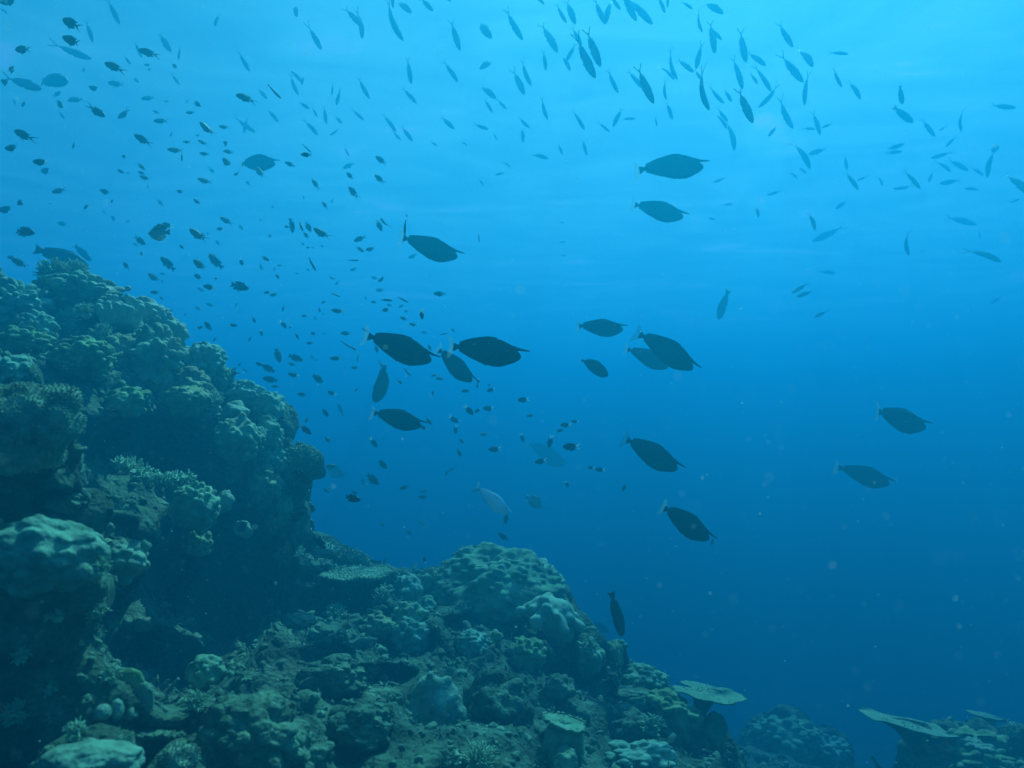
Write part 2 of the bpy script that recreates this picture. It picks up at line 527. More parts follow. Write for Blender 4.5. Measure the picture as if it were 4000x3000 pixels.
# ------------------------------------------------------------------ the coral colonies: type, pixel, distance, radii in pixels
MASSIVE = [
 # px, py, d, rx, ry, knobs, amp, material, label
 (290, 1150, 4.3, 165, 95, 46, .15, 'massive', 'knobbly dome coral topping the reef, under the spiky coral tuft'),
 (55, 1195, 4.0, 125, 95, 40, .15, 'massive_b', 'rounded lumpy coral beside the reef-top dome, at the edge of the picture'),
 (-60, 1100, 4.8, 110, 60, 30, .12, 'massive_d', 'dim lumpy coral on the skyline behind the left reef top'),
 (575, 1250, 4.2, 95, 78, 34, .12, 'massive_b', 'smooth-knobbed coral on the slope just below the pale finger coral'),
 (640, 1310, 4.3, 80, 70, 30, .12, 'massive', 'small knobbed coral sloping down to the column-shaped coral'),
 (140, 1285, 3.5, 72, 66, 26, .18, 'massive_b', 'small cauliflower-like coral below the lumpy coral on the reef top'),
 (85, 1350, 3.4, 125, 75, 30, .14, 'massive_c', 'dull olive coral under the small cauliflower-like coral'),
 (325, 1415, 3.4, 130, 88, 44, .15, 'massive_c', 'broad olive dome coral under the two pale twiggy corals'),
 (470, 1385, 3.8, 85, 75, 30, .14, 'massive_d', 'rough coral wedged between the olive dome and the column-shaped coral'),
 (605, 1395, 3.9, 115, 110, 40, .17, 'massive', 'tall column-shaped coral covered in stacked knobs'),
 (795, 1405, 4.3, 88, 72, 34, .13, 'massive_b', 'dome coral jutting right from the reef edge beyond the column-shaped coral'),
 (850, 1470, 4.4, 45, 55, 22, .13, 'massive_c', 'narrow shaded coral under the jutting dome coral'),
 (755, 1510, 4.0, 70, 68, 28, .15, 'massive_d', 'lobed coral hanging below the jutting dome coral'),
 (35, 1450, 2.7, 68, 60, 22, .18, 'massive_b', 'bright ribbed coral knob above the nubby bush coral'),
 (500, 1570, 3.4, 82, 60, 24, .17, 'massive_c', 'isolated warty coral head over the dark hollow'),
 (735, 1560, 3.8, 85, 62, 30, .12, 'massive_c', 'dim ribbed coral between the warty head and the reef edge'),
 (955, 1545, 4.3, 72, 62, 30, .12, 'massive_b', 'pale ribbed dome on the reef skyline, above the egg-shaped coral'),
 (915, 1615, 4.0, 50, 48, 3, .05, 'smooth', 'smooth egg-shaped coral on the reef edge'),
 (930, 1715, 3.9, 92, 92, 40, .13, 'massive', 'wide lumpy coral under the smooth egg-shaped coral'),
 (1048, 1605, 4.3, 58, 68, 28, .14, 'massive_b', 'ridged coral knob on the skyline right of the pale ribbed dome'),
 (1050, 1700, 4.2, 58, 66, 28, .14, 'massive', 'ridged coral below the skyline knob on the reef edge'),
 (1062, 1800, 4.2, 60, 70, 34, .14, 'massive_b', 'stack of rounded coral plates midway down the reef edge'),
 (1140, 1830, 4.3, 52, 50, 18, .10, 'massive', 'coral bulge beside the stacked coral, above two lurking dark fish'),
 (1020, 1900, 4.1, 70, 80, 34, .16, 'massive_d', 'rough coral low on the reef edge beside a lurking dark fish'),
 (1100, 2010, 4.2, 52, 95, 26, .16, 'massive_c', 'long drooping coral at the foot of the reef edge'),
 (760, 1975, 3.3, 90, 100, 46, .15, 'massive', 'cone-bottomed coral under the bottlebrush plate'),
 (782, 2118, 3.4, 46, 52, 20, .10, 'massive_c', 'round shaded coral hanging under the cone-bottomed coral'),
 (875, 1960, 3.6, 34, 46, 12, .10, 'smooth', 'narrow finger-like coral beside the cone-bottomed coral'),
 (150, 2170, 1.9, 228, 160, 90, .085, 'smooth', 'large pale dimpled boulder coral at the near edge of the reef'),
 (225, 1965, 2.3, 108, 48, 24, .14, 'rock', 'arched rocky coral above the large dimpled boulder'),
 (470, 2180, 2.7, 112, 88, 34, .16, 'bushy', 'furrowed brownish coral behind the large dimpled boulder'),
 (805, 2630, 2.7, 75, 62, 18, .08, 'massive', 'dome coral in the gully mouth'),
 (360, 2990, 1.75, 170, 75, 12, .07, 'smooth', 'smooth low dome coral at the bottom edge'),
 (960, 2890, 2.2, 235, 165, 60, .12, 'rock', 'broad pitted boulder in the near foreground'),
 (1170, 2950, 2.3, 120, 95, 40, .14, 'rock', 'crumbly pale boulder beside the broad pitted boulder'),
 (1310, 2640, 3.1, 130, 70, 40, .16, 'rock', 'low broken coral rock in the middle of the rubble'),
 (1430, 2830, 2.6, 140, 80, 44, .16, 'rock', 'crumbling rock mound left of the staghorn coral'),
 (1960, 2310, 5.0, 250, 172, 480, .045, 'massive', 'biggest dome coral, finely bumped, standing over the lower reef'),
 (1850, 2185, 5.3, 78, 56, 34, .10, 'massive_b', 'smaller dome peeping out behind the biggest dome coral'),
 (1765, 2210, 5.2, 42, 30, 18, .14, 'massive_c', 'little knobbed coral left of the smaller dome'),
 (2105, 2290, 5.2, 90, 105, 110, .08, 'massive_b', 'second bumpy dome leaning on the biggest dome coral'),
 (1590, 2310, 4.9, 58, 62, 22, .08, 'massive_b', 'pale round coral right of the table coral tip'),
 (1670, 2290, 5.2, 62, 68, 22, .07, 'massive', 'smooth round coral between the pale round coral and the biggest dome'),
 (1665, 2370, 4.7, 38, 40, 14, .12, 'massive', 'small ribbed knob under the smooth round coral'),
 (1600, 2420, 4.2, 68, 62, 24, .15, 'massive', 'upper head of the stacked knob coral in mid reef'),
 (1612, 2500, 4.0, 75, 75, 26, .17, 'massive_b', 'lower head of the stacked knob coral in mid reef'),
 (1465, 2450, 4.1, 66, 45, 24, .14, 'massive_d', 'overhanging coral cap left of the stacked knob coral'),
 (1845, 2515, 4.0, 62, 55, 34, .14, 'massive_b', 'ball-shaped ribbed coral in front of the biggest dome'),
 (1935, 2490, 4.2, 28, 26, 10, .08, 'massive_c', 'tiny round coral right of the ball-shaped coral'),
 (2060, 2560, 4.0, 70, 70, 34, .15, 'massive_c', 'shaded knobbly coral below the drooping leather coral'),
 (1940, 2750, 3.2, 98, 92, 40, .16, 'rock', 'rough two-humped rock right of the cone-shaped boulder'),
 (1165, 2425, 3.9, 66, 34, 16, .12, 'massive_d', 'brownish encrusting coral lip over a shaded gap in the rubble'),
 (2205, 2985, 2.9, 55, 58, 10, .10, 'massive', 'small square-shouldered coral at the bottom edge below the flat-topped pillar'),
 (2180, 2690, 3.7, 60, 48, 20, .14, 'rock', 'crusty lump above the flat-topped pillar'),
 (2300, 2560, 4.3, 52, 70, 14, .15, 'massive', 'ridged spur below the drooping leather coral'),
 (2400, 2570, 4.6, 34, 62, 16, .10, 'massive_c', 'dim narrow spire at the reef skyline, right of the leather coral'),
 (2520, 2655, 4.5, 95, 56, 30, .16, 'massive', 'rumpled green coral just left of the notched table coral'),
 (2350, 2700, 4.2, 48, 40, 16, .14, 'rock', 'knobbed ledge left of the rumpled green coral'),
 (2460, 2720, 4.2, 110, 30, 26, .16, 'rock', 'flat crusted ledge under the rumpled green coral'),
 (2480, 2850, 3.7, 90, 70, 36, .16, 'rock', 'broken slope rock below the crusted ledge'),
 (2620, 2800, 4.1, 105, 90, 30, .14, 'massive_c', 'dark rock mass holding up the notched table coral'),
 (2500, 2965, 3.2, 130, 62, 34, .15, 'massive_b', 'pale creased coral at the bottom edge right of the pillar'),
 (2740, 2880, 4.3, 85, 90, 30, .14, 'massive_c', 'dark rounded rock on the drop-off edge'),
 (3060, 2880, 8.00, 130, 75, 40, .16, 'massive', 'hazy far coral mound past the drop-off'),
 (3200, 2930, 8.25, 110, 70, 40, .16, 'massive_b', 'hazy coral slope right of the far coral mound'),
 (3780, 2960, 4.99, 190, 85, 40, .16, 'massive_c', 'dark rock outcrop carrying the long table coral'),
 (3980, 2890, 5.12, 60, 60, 24, .16, 'rock', 'pale-crusted rock at the far bottom corner'),
 (3785, 2905, 4.74, 42, 22, 10, .14, 'smooth', 'little yellowish coral on the dark outcrop'),
 (3850, 2925, 4.61, 34, 16, 8, .14, 'smooth', 'flat yellowish coral beside the little one on the outcrop'),
]
ALLC = []          # centre, mean radius: what the rock underneath has to carry
for i, (px, py, d, rx, ry, n, amp, mt, lab) in enumerate(MASSIVE):
    c = at(px, py, d)
    r = (rx * d / FPX, (rx + ry) / 2 * d / FPX, ry * d / FPX)
    sub = 6 if rx > 100 else (5 if rx > 35 else 4)
    o = massive('rock_mound' if mt == 'rock' else 'boulder_coral', c, r, int(n * (3.2 if mt.startswith('massive') and rx < 240 else 1.3)), 100 + i, MAT[mt], amp * (1.5 if mt.startswith('massive') else 1.1), sub, .24 if mt != 'rock' else .30)
    tag(o, lab, 'rock' if mt == 'rock' else 'coral')
    ALLC.append((c, r))

NUBBY = [
 (110, 1670, 2.05, 205, 185, 5200, .055, .024, 'big brownish bush of nubby branchlets at the left edge'),
 (1185, 1785, 4.2, 52, 46, 320, .2, .06, 'small nubby coral sticking out from the reef edge'),
 (1250, 2150, 5.1, 75, 42, 380, .2, .05, 'fringed nubby coral on the ridge behind the table coral'),
 (1370, 2190, 5.1, 66, 40, 320, .2, .05, 'second fringed nubby coral, nearer the table tip'),
 (690, 2975, 1.9, 80, 70, 420, .14, .04, 'shaggy nubby coral at the bottom edge'),
 (470, 2060, 2.9, 60, 40, 300, .2, .05, 'thin nubby crust above the furrowed brownish coral'),
 (1700, 2250, 5.2, 60, 30, 300, .22, .05, 'pale-tipped nubby coral left of the biggest dome'),
]
for i, (px, py, d, rx, ry, n, stub, th, lab) in enumerate(NUBBY):
    c = at(px, py, d)
    r = (rx * d / FPX, (rx + ry) / 2 * d / FPX, ry * d / FPX)
    tag(nubby('nubby_coral', c, r, n, 300 + i, MAT['bushy'], stub, th), lab, 'coral')
    ALLC.append((c, r))

# pale thick-fingered coral on the reef slope
def fingers():
    s, rs = [], np.random.default_rng(5)
    k = 4.0 / FPX
    for (x, y, h, r) in [(-66, -14, 64, 17), (-42, 6, 92, 16), (-18, -12, 84, 17), (6, 14, 128, 15), (30, -6, 78, 17), (54, 8, 66, 18), (76, -10, 48, 17), (-54, -38, 44, 16), (-28, -44, 52, 16), (2, -46, 46, 16), (34, -42, 40, 17), (60, -36, 34, 16)]:
        a = np.array([x * .8, y, -62]) * k
        b = np.array([x * 1.1 + rs.normal() * 6, y * 1.3, -50 + h]) * k
        s.append((a, b, r * k * 1.1, r * k * .9))
    s.append((np.array([-55, 0, -66]) * k, np.array([60, 0, -70]) * k, 26 * k, 26 * k))
    return lobed('finger_coral', at(478, 1200, 4.0), s, .0055, MAT['leather'], 3, .002)
tag(fingers(), 'pale thick-fingered coral on the upper reef slope', 'coral')
ALLC.append((at(478, 1225, 4.0), (.1, .1, .05)))

# drooping leather coral
def leather():
    s, rs = [], np.random.default_rng(9)
    k = 4.3 / FPX
    for tier, n, ra, rb, z0 in ((0, 6, 18, 46, 44), (1, 11, 50, 88, 24), (2, 14, 80, 122, -8)):
        for i in range(n):
            t = i * 2 * math.pi / n + rs.normal() * .18 + tier
            q = rs.uniform(.88, 1.1)
            cx, sx = math.cos(t), math.sin(t) * .8
            droop = -.24 * cx * rb
            a = np.array([cx * ra, sx * ra, z0 + rs.normal() * 5 - .2 * cx * ra]) * k
            b = np.array([cx * rb * q, sx * rb * q, z0 - 14 + rs.normal() * 8 + droop]) * k
            w = rs.uniform(16, 23) * k
            s += [(a, b, w * .9, w)]
    s += [(np.array([-30, 0, 14]) * k, np.array([40, 0, 0]) * k, 56 * k, 56 * k), (np.array([10, 0, -10]) * k, np.array([40, 20, -80]) * k, 72 * k, 55 * k)]
    return lobed('leather_coral', at(2150, 2395, 4.3), s, .0055, MAT['leather'], 4, .002)
tag(leather(), 'pale leather coral with drooping lobes in front of the biggest dome', 'coral')
ALLC.append((at(2160, 2450, 4.4), (.14, .14, .12)))

# cone-shaped boulder
def cone():
    s, k = [], 3.2 / FPX
    s.append((np.array([-15, 0, 95]) * k, np.array([-75, 0, -95]) * k, 26 * k, 75 * k))
    s.append((np.array([25, 5, 75]) * k, np.array([65, 0, -105]) * k, 22 * k, 66 * k))
    s.append((np.array([0, -10, 60]) * k, np.array([0, -25, -110]) * k, 40 * k, 88 * k))
    o = lobed('cone_boulder', at(1712, 2735, 3.2), s, .012, MAT['massive_b'], 6, .02)
    return o
tag(cone(), 'cone-shaped grey boulder with two knobs at its peak', 'rock')
ALLC.append((at(1712, 2790, 3.2), (.15, .15, .12)))

# flat-topped pillar
def pillar():
    s, k = [], 3.0 / FPX
    rs = np.random.default_rng(2)
    for i in range(11):
        t = i * .5712
        x, y = math.cos(t) * 52, math.sin(t) * 40
        s.append((np.array([x, y, -44]) * k, np.array([x * 1.25, y * 1.25, -150]) * k, 26 * k, 30 * k))
    s.append((np.array([0, 0, -50]) * k, np.array([0, 0, -150]) * k, 55 * k, 70 * k))
    root = link('pillar_coral', None, None, at(2205, 2815, 3.0))
    b = lobed('column', (0, 0, 0), s, .010, MAT['massive'], 8, .012)
    b.parent = root
    c = table('tmp', (0, 0, 0), 84 * k, (R(5), R(9)), 61, MAT['massive'], .035, 0, 40, -.04, .8)
    p = c.children[0]
    p.name = 'flat_top'
    p.data.name = 'flat_top'
    p.parent = root
    bpy.data.objects.remove(c)
    return root
tag(pillar(), 'flat-topped pillar coral with a pale lid, low on the reef', 'coral')
ALLC.append((at(2205, 2960, 3.1), (.10, .10, .10)))

# table corals: px, py, d, radius px, tilt (x, y), ...
k = 1 / FPX
tag(table('table_coral', at(1370, 2238, 4.6), 180 * 4.6 * k, (R(-1), R(3)), 21, MAT['table'], .035, .38, 900, .02, .9, None, (-.12, .05)),
    'pale table coral with a fringed edge over the dark hollow', 'coral')
tag(table('table_coral', at(2765, 2700, 4.3), 145 * 4.3 * k, (R(-5), R(9)), 22, MAT['table'], .018, .30, 90, .01, 1.1, R(150), (-.12, .05), 0, .14),
    'notched table coral jutting out over the drop-off', 'coral')
tag(table('table_coral', at(3545, 2825, 5.1), 190 * 5.1 * k, (R(-7), R(13)), 23, MAT['table'], .022, .34, 60, .01, .8, None, (.16, .05), 0, .10),
    'long tilted table coral on the outcrop near the bottom corner', 'coral')
tag(table('table_coral', at(3855, 2795, 5.9), 78 * 5.9 * k, (R(-7), R(9)), 24, MAT['table'], .026, .30, 40, .02, .8, None, (.08, 0), 0, .12),
    'small table coral behind the long tilted one', 'coral')
tag(table('table_coral', at(600, 2850, 2.1), 108 * 2.1 * k, (R(-14), R(4)), 25, MAT['rock'], .03, .16, 380, -.10, .9, None, (.0, .06)),
    'arched plate coral with a crusty rim over a dark hole', 'coral')
tag(table('table_coral', at(915, 2640, 2.9), 95 * 2.9 * k, (R(0), R(2)), 26, MAT['rock'], .03, .12, 60, .02, .8), 'small bright plate leading out of the gully', 'coral')

# bottlebrush plate: three thick bristly arms seen edge-on
def bottlebrush():
    global rng
    keep, rng = rng, np.random.default_rng(44)
    s, kk = Soup(), 3.1 / FPX
    pts = [(-138, -52), (-100, -38), (-60, -18), (-20, 6), (20, 14), (60, 16), (100, 12), (132, 8)]
    for dy in (-.05, 0, .05):
        for a, b in zip(pts[:-1], pts[1:]):
            A = np.array([a[0] * kk, dy, -a[1] * kk])
            B = np.array([b[0] * kk, dy * 1.1, -b[1] * kk])
            s.capsule(A, B, .011, .011, 2, 1)
            for t in np.linspace(0, 1, 17):
                d = np.array([rng.normal() * .5 + .25, rng.normal() * .8, rng.normal() * .9])
                s.twig(A + (B - A) * t, d, rng.uniform(.022, .042), .006, .0035, .1, 5, 2)
    V, F = s.arrays()
    rng = keep
    return link('bottlebrush_coral', mesh_np('bottlebrush_coral', V, F, True, [MAT['branch']]), None, at(605, 1860, 3.1))
tag(bottlebrush(), 'pale bottlebrush-like plate sticking out over the dark hollow', 'coral')

TUFT = [
 (225, 1085, 4.2, 74, 110, .04, (-.25, -.3, 1), 'spiky pale coral tuft crowning the reef'),
 (300, 1060, 4.3, 48, 70, .05, (.5, -.3, .8), 'shorter spiky tuft right beside the crowning tuft'),
 (265, 1262, 3.7, 62, 90, .05, (-.1, -.7, .8), 'pale twiggy coral midway down the reef top'),
 (335, 1225, -3.75, 46, 60, .05, (.2, -.7, .8), 'small twiggy coral just under the pale finger coral'),
 (402, 1320, 3.6, 54, 70, .05, (.1, -.6, .8), 'twiggy coral between the olive dome and the finger coral'),
 (225, 2410, 1.95, 50, 42, .085, (-.1, -.6, .9), 'stubby branched coral hanging under the dimpled boulder'),
 (375, 2390, 2.05, 60, 60, .05, (.4, -.6, .4), 'frayed spiky coral right under the dimpled boulder'),
 (395, 2215, -1.85, 40, 45, .08, (.6, -.5, .5), 'little knobbly branch coral at the right side of the dimpled boulder'),
 (372, 2470, 2.1, 40, 40, .05, (.7, -.3, .2), 'second frayed coral, lower on the shaded wall'),
 (300, 2875, 1.8, 56, 45, .07, (.2, -.6, .9), 'small pale branched coral in the near left gloom'),
 (775, 2760, 2.3, 66, 75, .05, (-.2, -.5, .9), 'bushy pale coral growing on the pitted boulder'),
 (1745, 2975, 2.5, 46, 55, .055, (-.5, -.4, 1), 'fan of pale staghorn branches at the bottom edge, shorter one'),
 (1860, 3000, 2.5, 95, 80, .045, (.35, -.4, 1), 'largest pale staghorn coral at the bottom edge'),
 (1785, 3010, 2.6, 66, 14, .16, (0, -.2, 1), 'thick upright finger coral between the staghorn fans'),
 (1810, 2380, 4.8, 38, 50, .06, (0, -.5, 1), 'pale twiggy clump in the hollow left of the leather coral'),
 (1310, 2420, 3.9, 60, 60, .06, (0, -.5, 1), 'low twiggy coral on the rubble below the table coral'),
 (1420, 2630, 3.3, 62, 60, .05, (.3, -.5, .8), 'tangled branch coral left of the cone-shaped boulder'),
 (1500, 2340, 4.6, 50, 40, .08, (-.3, -.4, 1), 'forked coral stump right under the table coral'),
 (2305, 2540, -4.15, 40, 40, .08, (0, -.5, 1), 'speckled twig coral beside the ridged spur'),
 (2545, 2850, -3.6, 56, 40, .09, (0, -.4, 1), 'branching coral on the broken slope rock'),
 (3955, 2860, -4.85, 36, 30, .09, (0, -.4, 1), 'yellowish branched coral at the far bottom corner'),
 (640, 1560, 3.7, 40, 50, .06, (.3, -.6, .8), 'pale twiggy bit right of the warty coral head'),
 (720, 1700, 3.8, 52, 50, .06, (.1, -.8, .6), 'dim twiggy coral deep in the hollow'),
 (840, 1590, 3.8, 56, 70, .06, (-.1, -.7, .8), 'speckled twiggy coral left of the egg-shaped coral'),
 (90, 2560, 1.95, 44, 40, .08, (.1, -.9, .4), 'dim branched coral high on the dark near wall, under the dimpled boulder'),
 (70, 2790, 1.95, 60, 60, .06, (.1, -.9, .4), 'shaded bushy coral low on the dark near wall, at the left edge'),
 (430, 2640, 2.0, 46, 44, .07, (.5, -.7, .4), 'dim twiggy coral on the rim of the dark near wall'),
 (200, 2690, 1.95, 36, 34, .09, (.1, -.9, .3), 'little stubby coral in the middle of the dark near wall'),
 (500, 2890, 2.0, 40, 40, .08, (.2, -.8, .6), 'small twiggy coral left of the arched plate'),
 (1130, 2185, 4.6, 60, 60, .06, (0, -.5, 1), 'twiggy coral at the foot of the reef edge'),
]

# ------------------------------------------------------------------ the rock of the reef: slope plus the masses behind the colonies
CREST = [[-3000, -400, 0, 190, 430, 560, 700, 860, 1000, 1100, 1185, 1200, 1260, 1420, 1560, 1700, 1800, 1960, 2110, 2220, 2330, 2420, 2500, 2650, 2750, 2850, 2900, 3360, 3480, 3560, 3700, 3900, 4100, 6000],
         [1000, 1060, 1090, 1060, 1140, 1250, 1340, 1490, 1570, 1680, 1880, 2170, 2170, 2230, 2270, 2230, 2160, 2160, 2210, 2350, 2480, 2570, 2600, 2680, 2800, 2910, 3100, 3100, 3000, 2970, 2950, 2910, 2880, 2850]]
FARCREST = [[-3000, 2000, 2300, 2600, 2900, 3000, 3120, 3250, 3330, 3600, 6000], [1200, 2300, 2600, 2900, 2900, 2840, 2830, 2890, 2990, 3050, 3000]]
CLEAR = [(px, py, d, rx, ry) for px, py, d, rx, ry, *_ in MASSIVE if rx < 200] + [(px, py, d, rx, ry) for px, py, d, rx, ry, *_ in NUBBY]
CLEAR += [(px, py, abs(d), r, r * .9) for px, py, d, r, *_ in TUFT]
CLEAR += [(1370, 2300, 4.6, 150, 60), (2765, 2720, 4.3, 140, 30), (3545, 2850, 5.1, 180, 30), (3855, 2820, 5.9, 80, 30), (600, 2870, 2.1, 100, 60), (2150, 2395, 4.3, 130, 90), (1712, 2735, 3.2, 110, 130), (2205, 2850, 3.0, 80, 90), (945, 2065, 3.4, 35, 40), (605, 1860, 3.1, 130, 50), (555, 2735, 2.4, 50, 60), (478, 1200, 4.0, 80, 50)]

WALLS = [(150, 2850, 2.38, .57, .42, .42)]
CAVES = [(860, 2240, 250, 290, 1.1, 2.2, 5.0), (560, 1740, 230, 110, .5, 2.4, 4.6), (640, 2430, 330, 270, 1.1, 2.02, 5.0), (560, 2630, 260, 150, .9, 2.05, 4.5), (1310, 2350, 150, 70, .7, 3.0, 5.4), (1890, 2440, 150, 45, .5, 3.6, 6.0),
         (1530, 2520, 60, 60, .5, 3.0, 5.0), (2250, 2640, 110, 60, .5, 2.8, 5.2), (2620, 2800, 120, 60, .4, 3.0, 5.5), (1480, 2640, 120, 40, .35, 2.6, 4.4), (1280, 2560, 90, 40, .35, 2.4, 4.6), (1330, 2720, 70, 30, .3, 2.2, 4.0)]
POCKET = [(px, py, d, rx, ry) for px, py, d, rx, ry, *_ in MASSIVE + NUBBY if rx < 240] + [(1370, 2260, 4.6, 170, 40), (2150, 2395, 4.3, 140, 90), (1712, 2720, 3.2, 120, 120), (2205, 2840, 3.0, 90, 70), (600, 2860, 2.1, 105, 40), (605, 1860, 3.1, 135, 50), (478, 1200, 4.0, 80, 50)]


def reef():
    pts, s = [], Soup()
    for c, r in ALLC:
        m = float(np.mean(r))
        if not (c.y < 2.4 and c.x < -.7):      # the near left colonies sit on the steep block
            pts.append((c.x, c.y, c.z - r[2] * .85))
        v = Vector((c.x, c.y, 0)).normalized()
        a = c + v * (.70 * m) - Vector((0, 0, .35 * m))
        s.ball(a, np.array(r) * .86, 3)
        b = c + v * (1.5 * m) - Vector((0, 0, .9 * m))
        s.ball(b, np.array((r[0], m, m)) * 1.25, 3)
    for px, py, d, a, b, h in WALLS:
        W_, F_ = ico(4)      # a steep-faced block
        s.add(np.sign(W_) * np.abs(W_) ** .45 * np.array([a, b, h]) + np.array(at(px, py, d)), F_)
    # the lie of the slope where no colony tells it
    for px, py, d in [(650, 2450, 3.1), (820, 2300, 3.6), (950, 2480, 3.4), (1050, 2300, 3.9),
                      (760, 2760, 2.7), (1200, 2350, 4.4), (1200, 2500, 3.6), (1050, 2650, 3.0), (1250, 2780, 2.7), (1500, 2560, 3.6), (1550, 2900, 2.5), (1700, 2600, 3.8),
                      (1850, 2620, 3.7), (2050, 2680, 3.7), (2050, 2850, 2.9), (2350, 2800, 3.5), (2350, 2920, 3.1), (2700, 2980, 3.6), (1450, 2330, 5.0), (1750, 2420, 4.9),
                      (2000, 2480, 4.8), (1000, 3100, 1.9), (1700, 3100, 2.1), (2300, 3150, 2.3)]:
        p = at(px, py, d)
        pts.append((p.x, p.y, p.z - .05))
    for x, y, z in [(.5, 7, -1.9), (-.6, 7, -1.6), (1.2, 5.2, -2.2), (1.6, 4.0, -2.4), (1.9, 6.2, -2.9), (2.6, 6.9, -2.9), (3.2, 7.2, -3.6), (1.4, 3.2, -2.2), (2.2, 4.6, -2.6), (2.9, 4.2, -2.4),
                    (3.4, 5.0, -3.2), (2.5, 3.2, -2.4), (4.5, 4, -3.3), (5.5, 6, -5), (4.5, 8.5, -5.2), (1, 9, -4), (-1, 9, -2.2), (-3, 9, -.8), (-4.5, 6, .2), (-4.5, 3, .1), (-3.2, 5.6, .15), (-2.2, 5.4, -.3), (-1.4, 5.4, -.9),
                    (-2.6, 4.9, .25), (-2.2, 2.0, -.3), (-1.6, 1.2, -1.4), (-1.2, 1.6, -1.4), (-.8, 1.6, -1.3), (-1.3, 2.1, -1.25), (-.85, 2.3, -1.2), (-.7, 2.6, -1.2), (0, 1.2, -.95), (1, 1.3, -1.25), (2, 1.4, -1.9), (6, 1.5, -4), (6, 10, -7), (0, 11, -6)]:
        pts.append((x, y, z))
    Pt = np.array(pts)
    xs, ys = np.linspace(-5, 6.2, 190), np.linspace(1.0, 10.5, 165)
    X, Y = np.meshgrid(xs, ys)
    Q = np.stack([X.ravel(), Y.ravel()], 1)
    D2 = ((Q[:, None, :] - Pt[None, :, :2]) ** 2).sum(2) + .012
    W = D2 ** -1.9
    Z = (W * Pt[None, :, 2]).sum(1) / W.sum(1)
    # keep the slope under the reef's crest line and clear of the colonies that stand on it
    G = np.stack([X.ravel(), Y.ravel(), Z], 1)
    f, r_, u = (np.array(v) for v in (FWD, RIGHT, UPV))
    def limit(Z, lim, mask):
        # largest z for which a point at this x, y lies below image row lim
        a = (1500 - lim) / FPX
        zmax = (a * f[1] * G[:, 1] - u[1] * G[:, 1]) / (u[2] - a * f[2])
        return np.where(mask & (Z > zmax), zmax, Z)
    dep = G @ f
    px = 2000 + FPX * (G @ r_) / dep
    crest = np.interp(px, CREST[0], CREST[1]) + np.where((px > 1150) & (px < 1700), 80, 40)
    far = np.interp(px, FARCREST[0], FARCREST[1]) + 35
    Z = limit(Z, crest, dep < 5.6)
    Z = limit(Z, np.minimum(far, crest), dep >= 5.6)
    for cx, cy, d, rx, ry in CLEAR:
        Z = limit(Z, np.full(len(Z), cy + ry * .55), (np.abs(px - cx) < rx * .9) & (dep < d))
    nx, ny = len(xs), len(ys)
    T = np.stack([X.ravel(), Y.ravel(), Z], 1)
    B = T.copy()
    B[:, 2] -= .55
    V = np.concatenate([T, B])
    i = (np.arange(ny - 1)[:, None] * nx + np.arange(nx - 1)[None]).ravel()
    F = [np.stack([i, i + 1, i + nx + 1], 1), np.stack([i, i + nx + 1, i + nx], 1)]
    n = nx * ny
    F += [f[:, ::-1] + n for f in F[:2]]
    rim = list(range(nx)) + [nx * (j + 1) - 1 for j in range(1, ny)] + [nx * (ny - 1) + q for q in range(nx - 2, -1, -1)] + [nx * j for j in range(ny - 2, 0, -1)]
    rim = np.array(rim)
    nxt = np.roll(rim, -1)
    F += [np.stack([rim, rim + n, nxt + n], 1), np.stack([rim, nxt + n, nxt], 1)]
    s.add(V, np.concatenate(F))
    V, F, N = remesh(*s.arrays(), .020, 2)
    P = V
    h = .085 * fbm(P * 1.9, 3, 1) + .085 * (bumps(P * 4.2, 2) - .6) + .042 * (bumps(P * 9 + 3, 3) - .6) + .014 * (bumps(P * 20 + 5, 6) - .6) + .018 * fbm(P * 15, 2, 5)
    V = V + N * h[:, None]
    # caves: the rock falls back under the overhangs
    f, r_, u = (np.array(v) for v in (FWD, RIGHT, UPV))
    for cx, cy, rx, ry, push, dmin, dmax in CAVES:
        dep = V @ f
        px, py = 2000 + FPX * (V @ r_) / dep, 1500 - FPX * (V @ u) / dep
        e = np.sqrt(((px - cx) / rx) ** 2 + ((py - cy) / ry) ** 2)
        w = np.clip((1.25 - e) / .5, 0, 1) * np.clip((dep - dmin) / .15, 0, 1) * np.clip((dmax - dep) / .5, 0, 1)
        w = w * w * (3 - 2 * w)
        V = V + (V / np.linalg.norm(V, axis=1)[:, None]) * (push * w)[:, None]
    V = V * (1 + .010 * fbm(V * 7, 3, 12))[:, None]
    # hollows round the colonies, so each sits free in its own pocket of the rock
    f, r_, u = (np.array(v) for v in (FWD, RIGHT, UPV))
    for cx, cy, d, rx, ry in POCKET:
        dep = V @ f
        px, py = 2000 + FPX * (V @ r_) / dep, 1500 - FPX * (V @ u) / dep
        q = .90 if cx < 1150 else 1.02
        e = np.sqrt(((px - cx) / (rx * q)) ** 2 + ((py - cy) / np.where(py > cy, ry * .82 * q, ry * q)) ** 2)
        t = d + (.05 if cx < 1150 else .22) * rx * d / FPX
        w = np.clip((1.30 - e) / .40, 0, 1)
        w = w * w * (3 - 2 * w)
        m = (dep < t) & (w > 0)
        V[m] *= (1 + (t / dep[m] - 1) * w[m])[:, None]
    o = link('reef_rock', mesh_np('reef_rock', V, F, True, [MAT['reef']]))
    tag(o, kind='structure')
    return V, F
REEF_V, REEF_F = reef()
_tri = np.concatenate([REEF_F[:, :3], REEF_F[:, [0, 2, 3]]]) if REEF_F.shape[1] == 4 else REEF_F
BVH = BVHTree.FromPolygons([tuple(v) for v in REEF_V], [tuple(int(q) for q in f) for f in REEF_F])

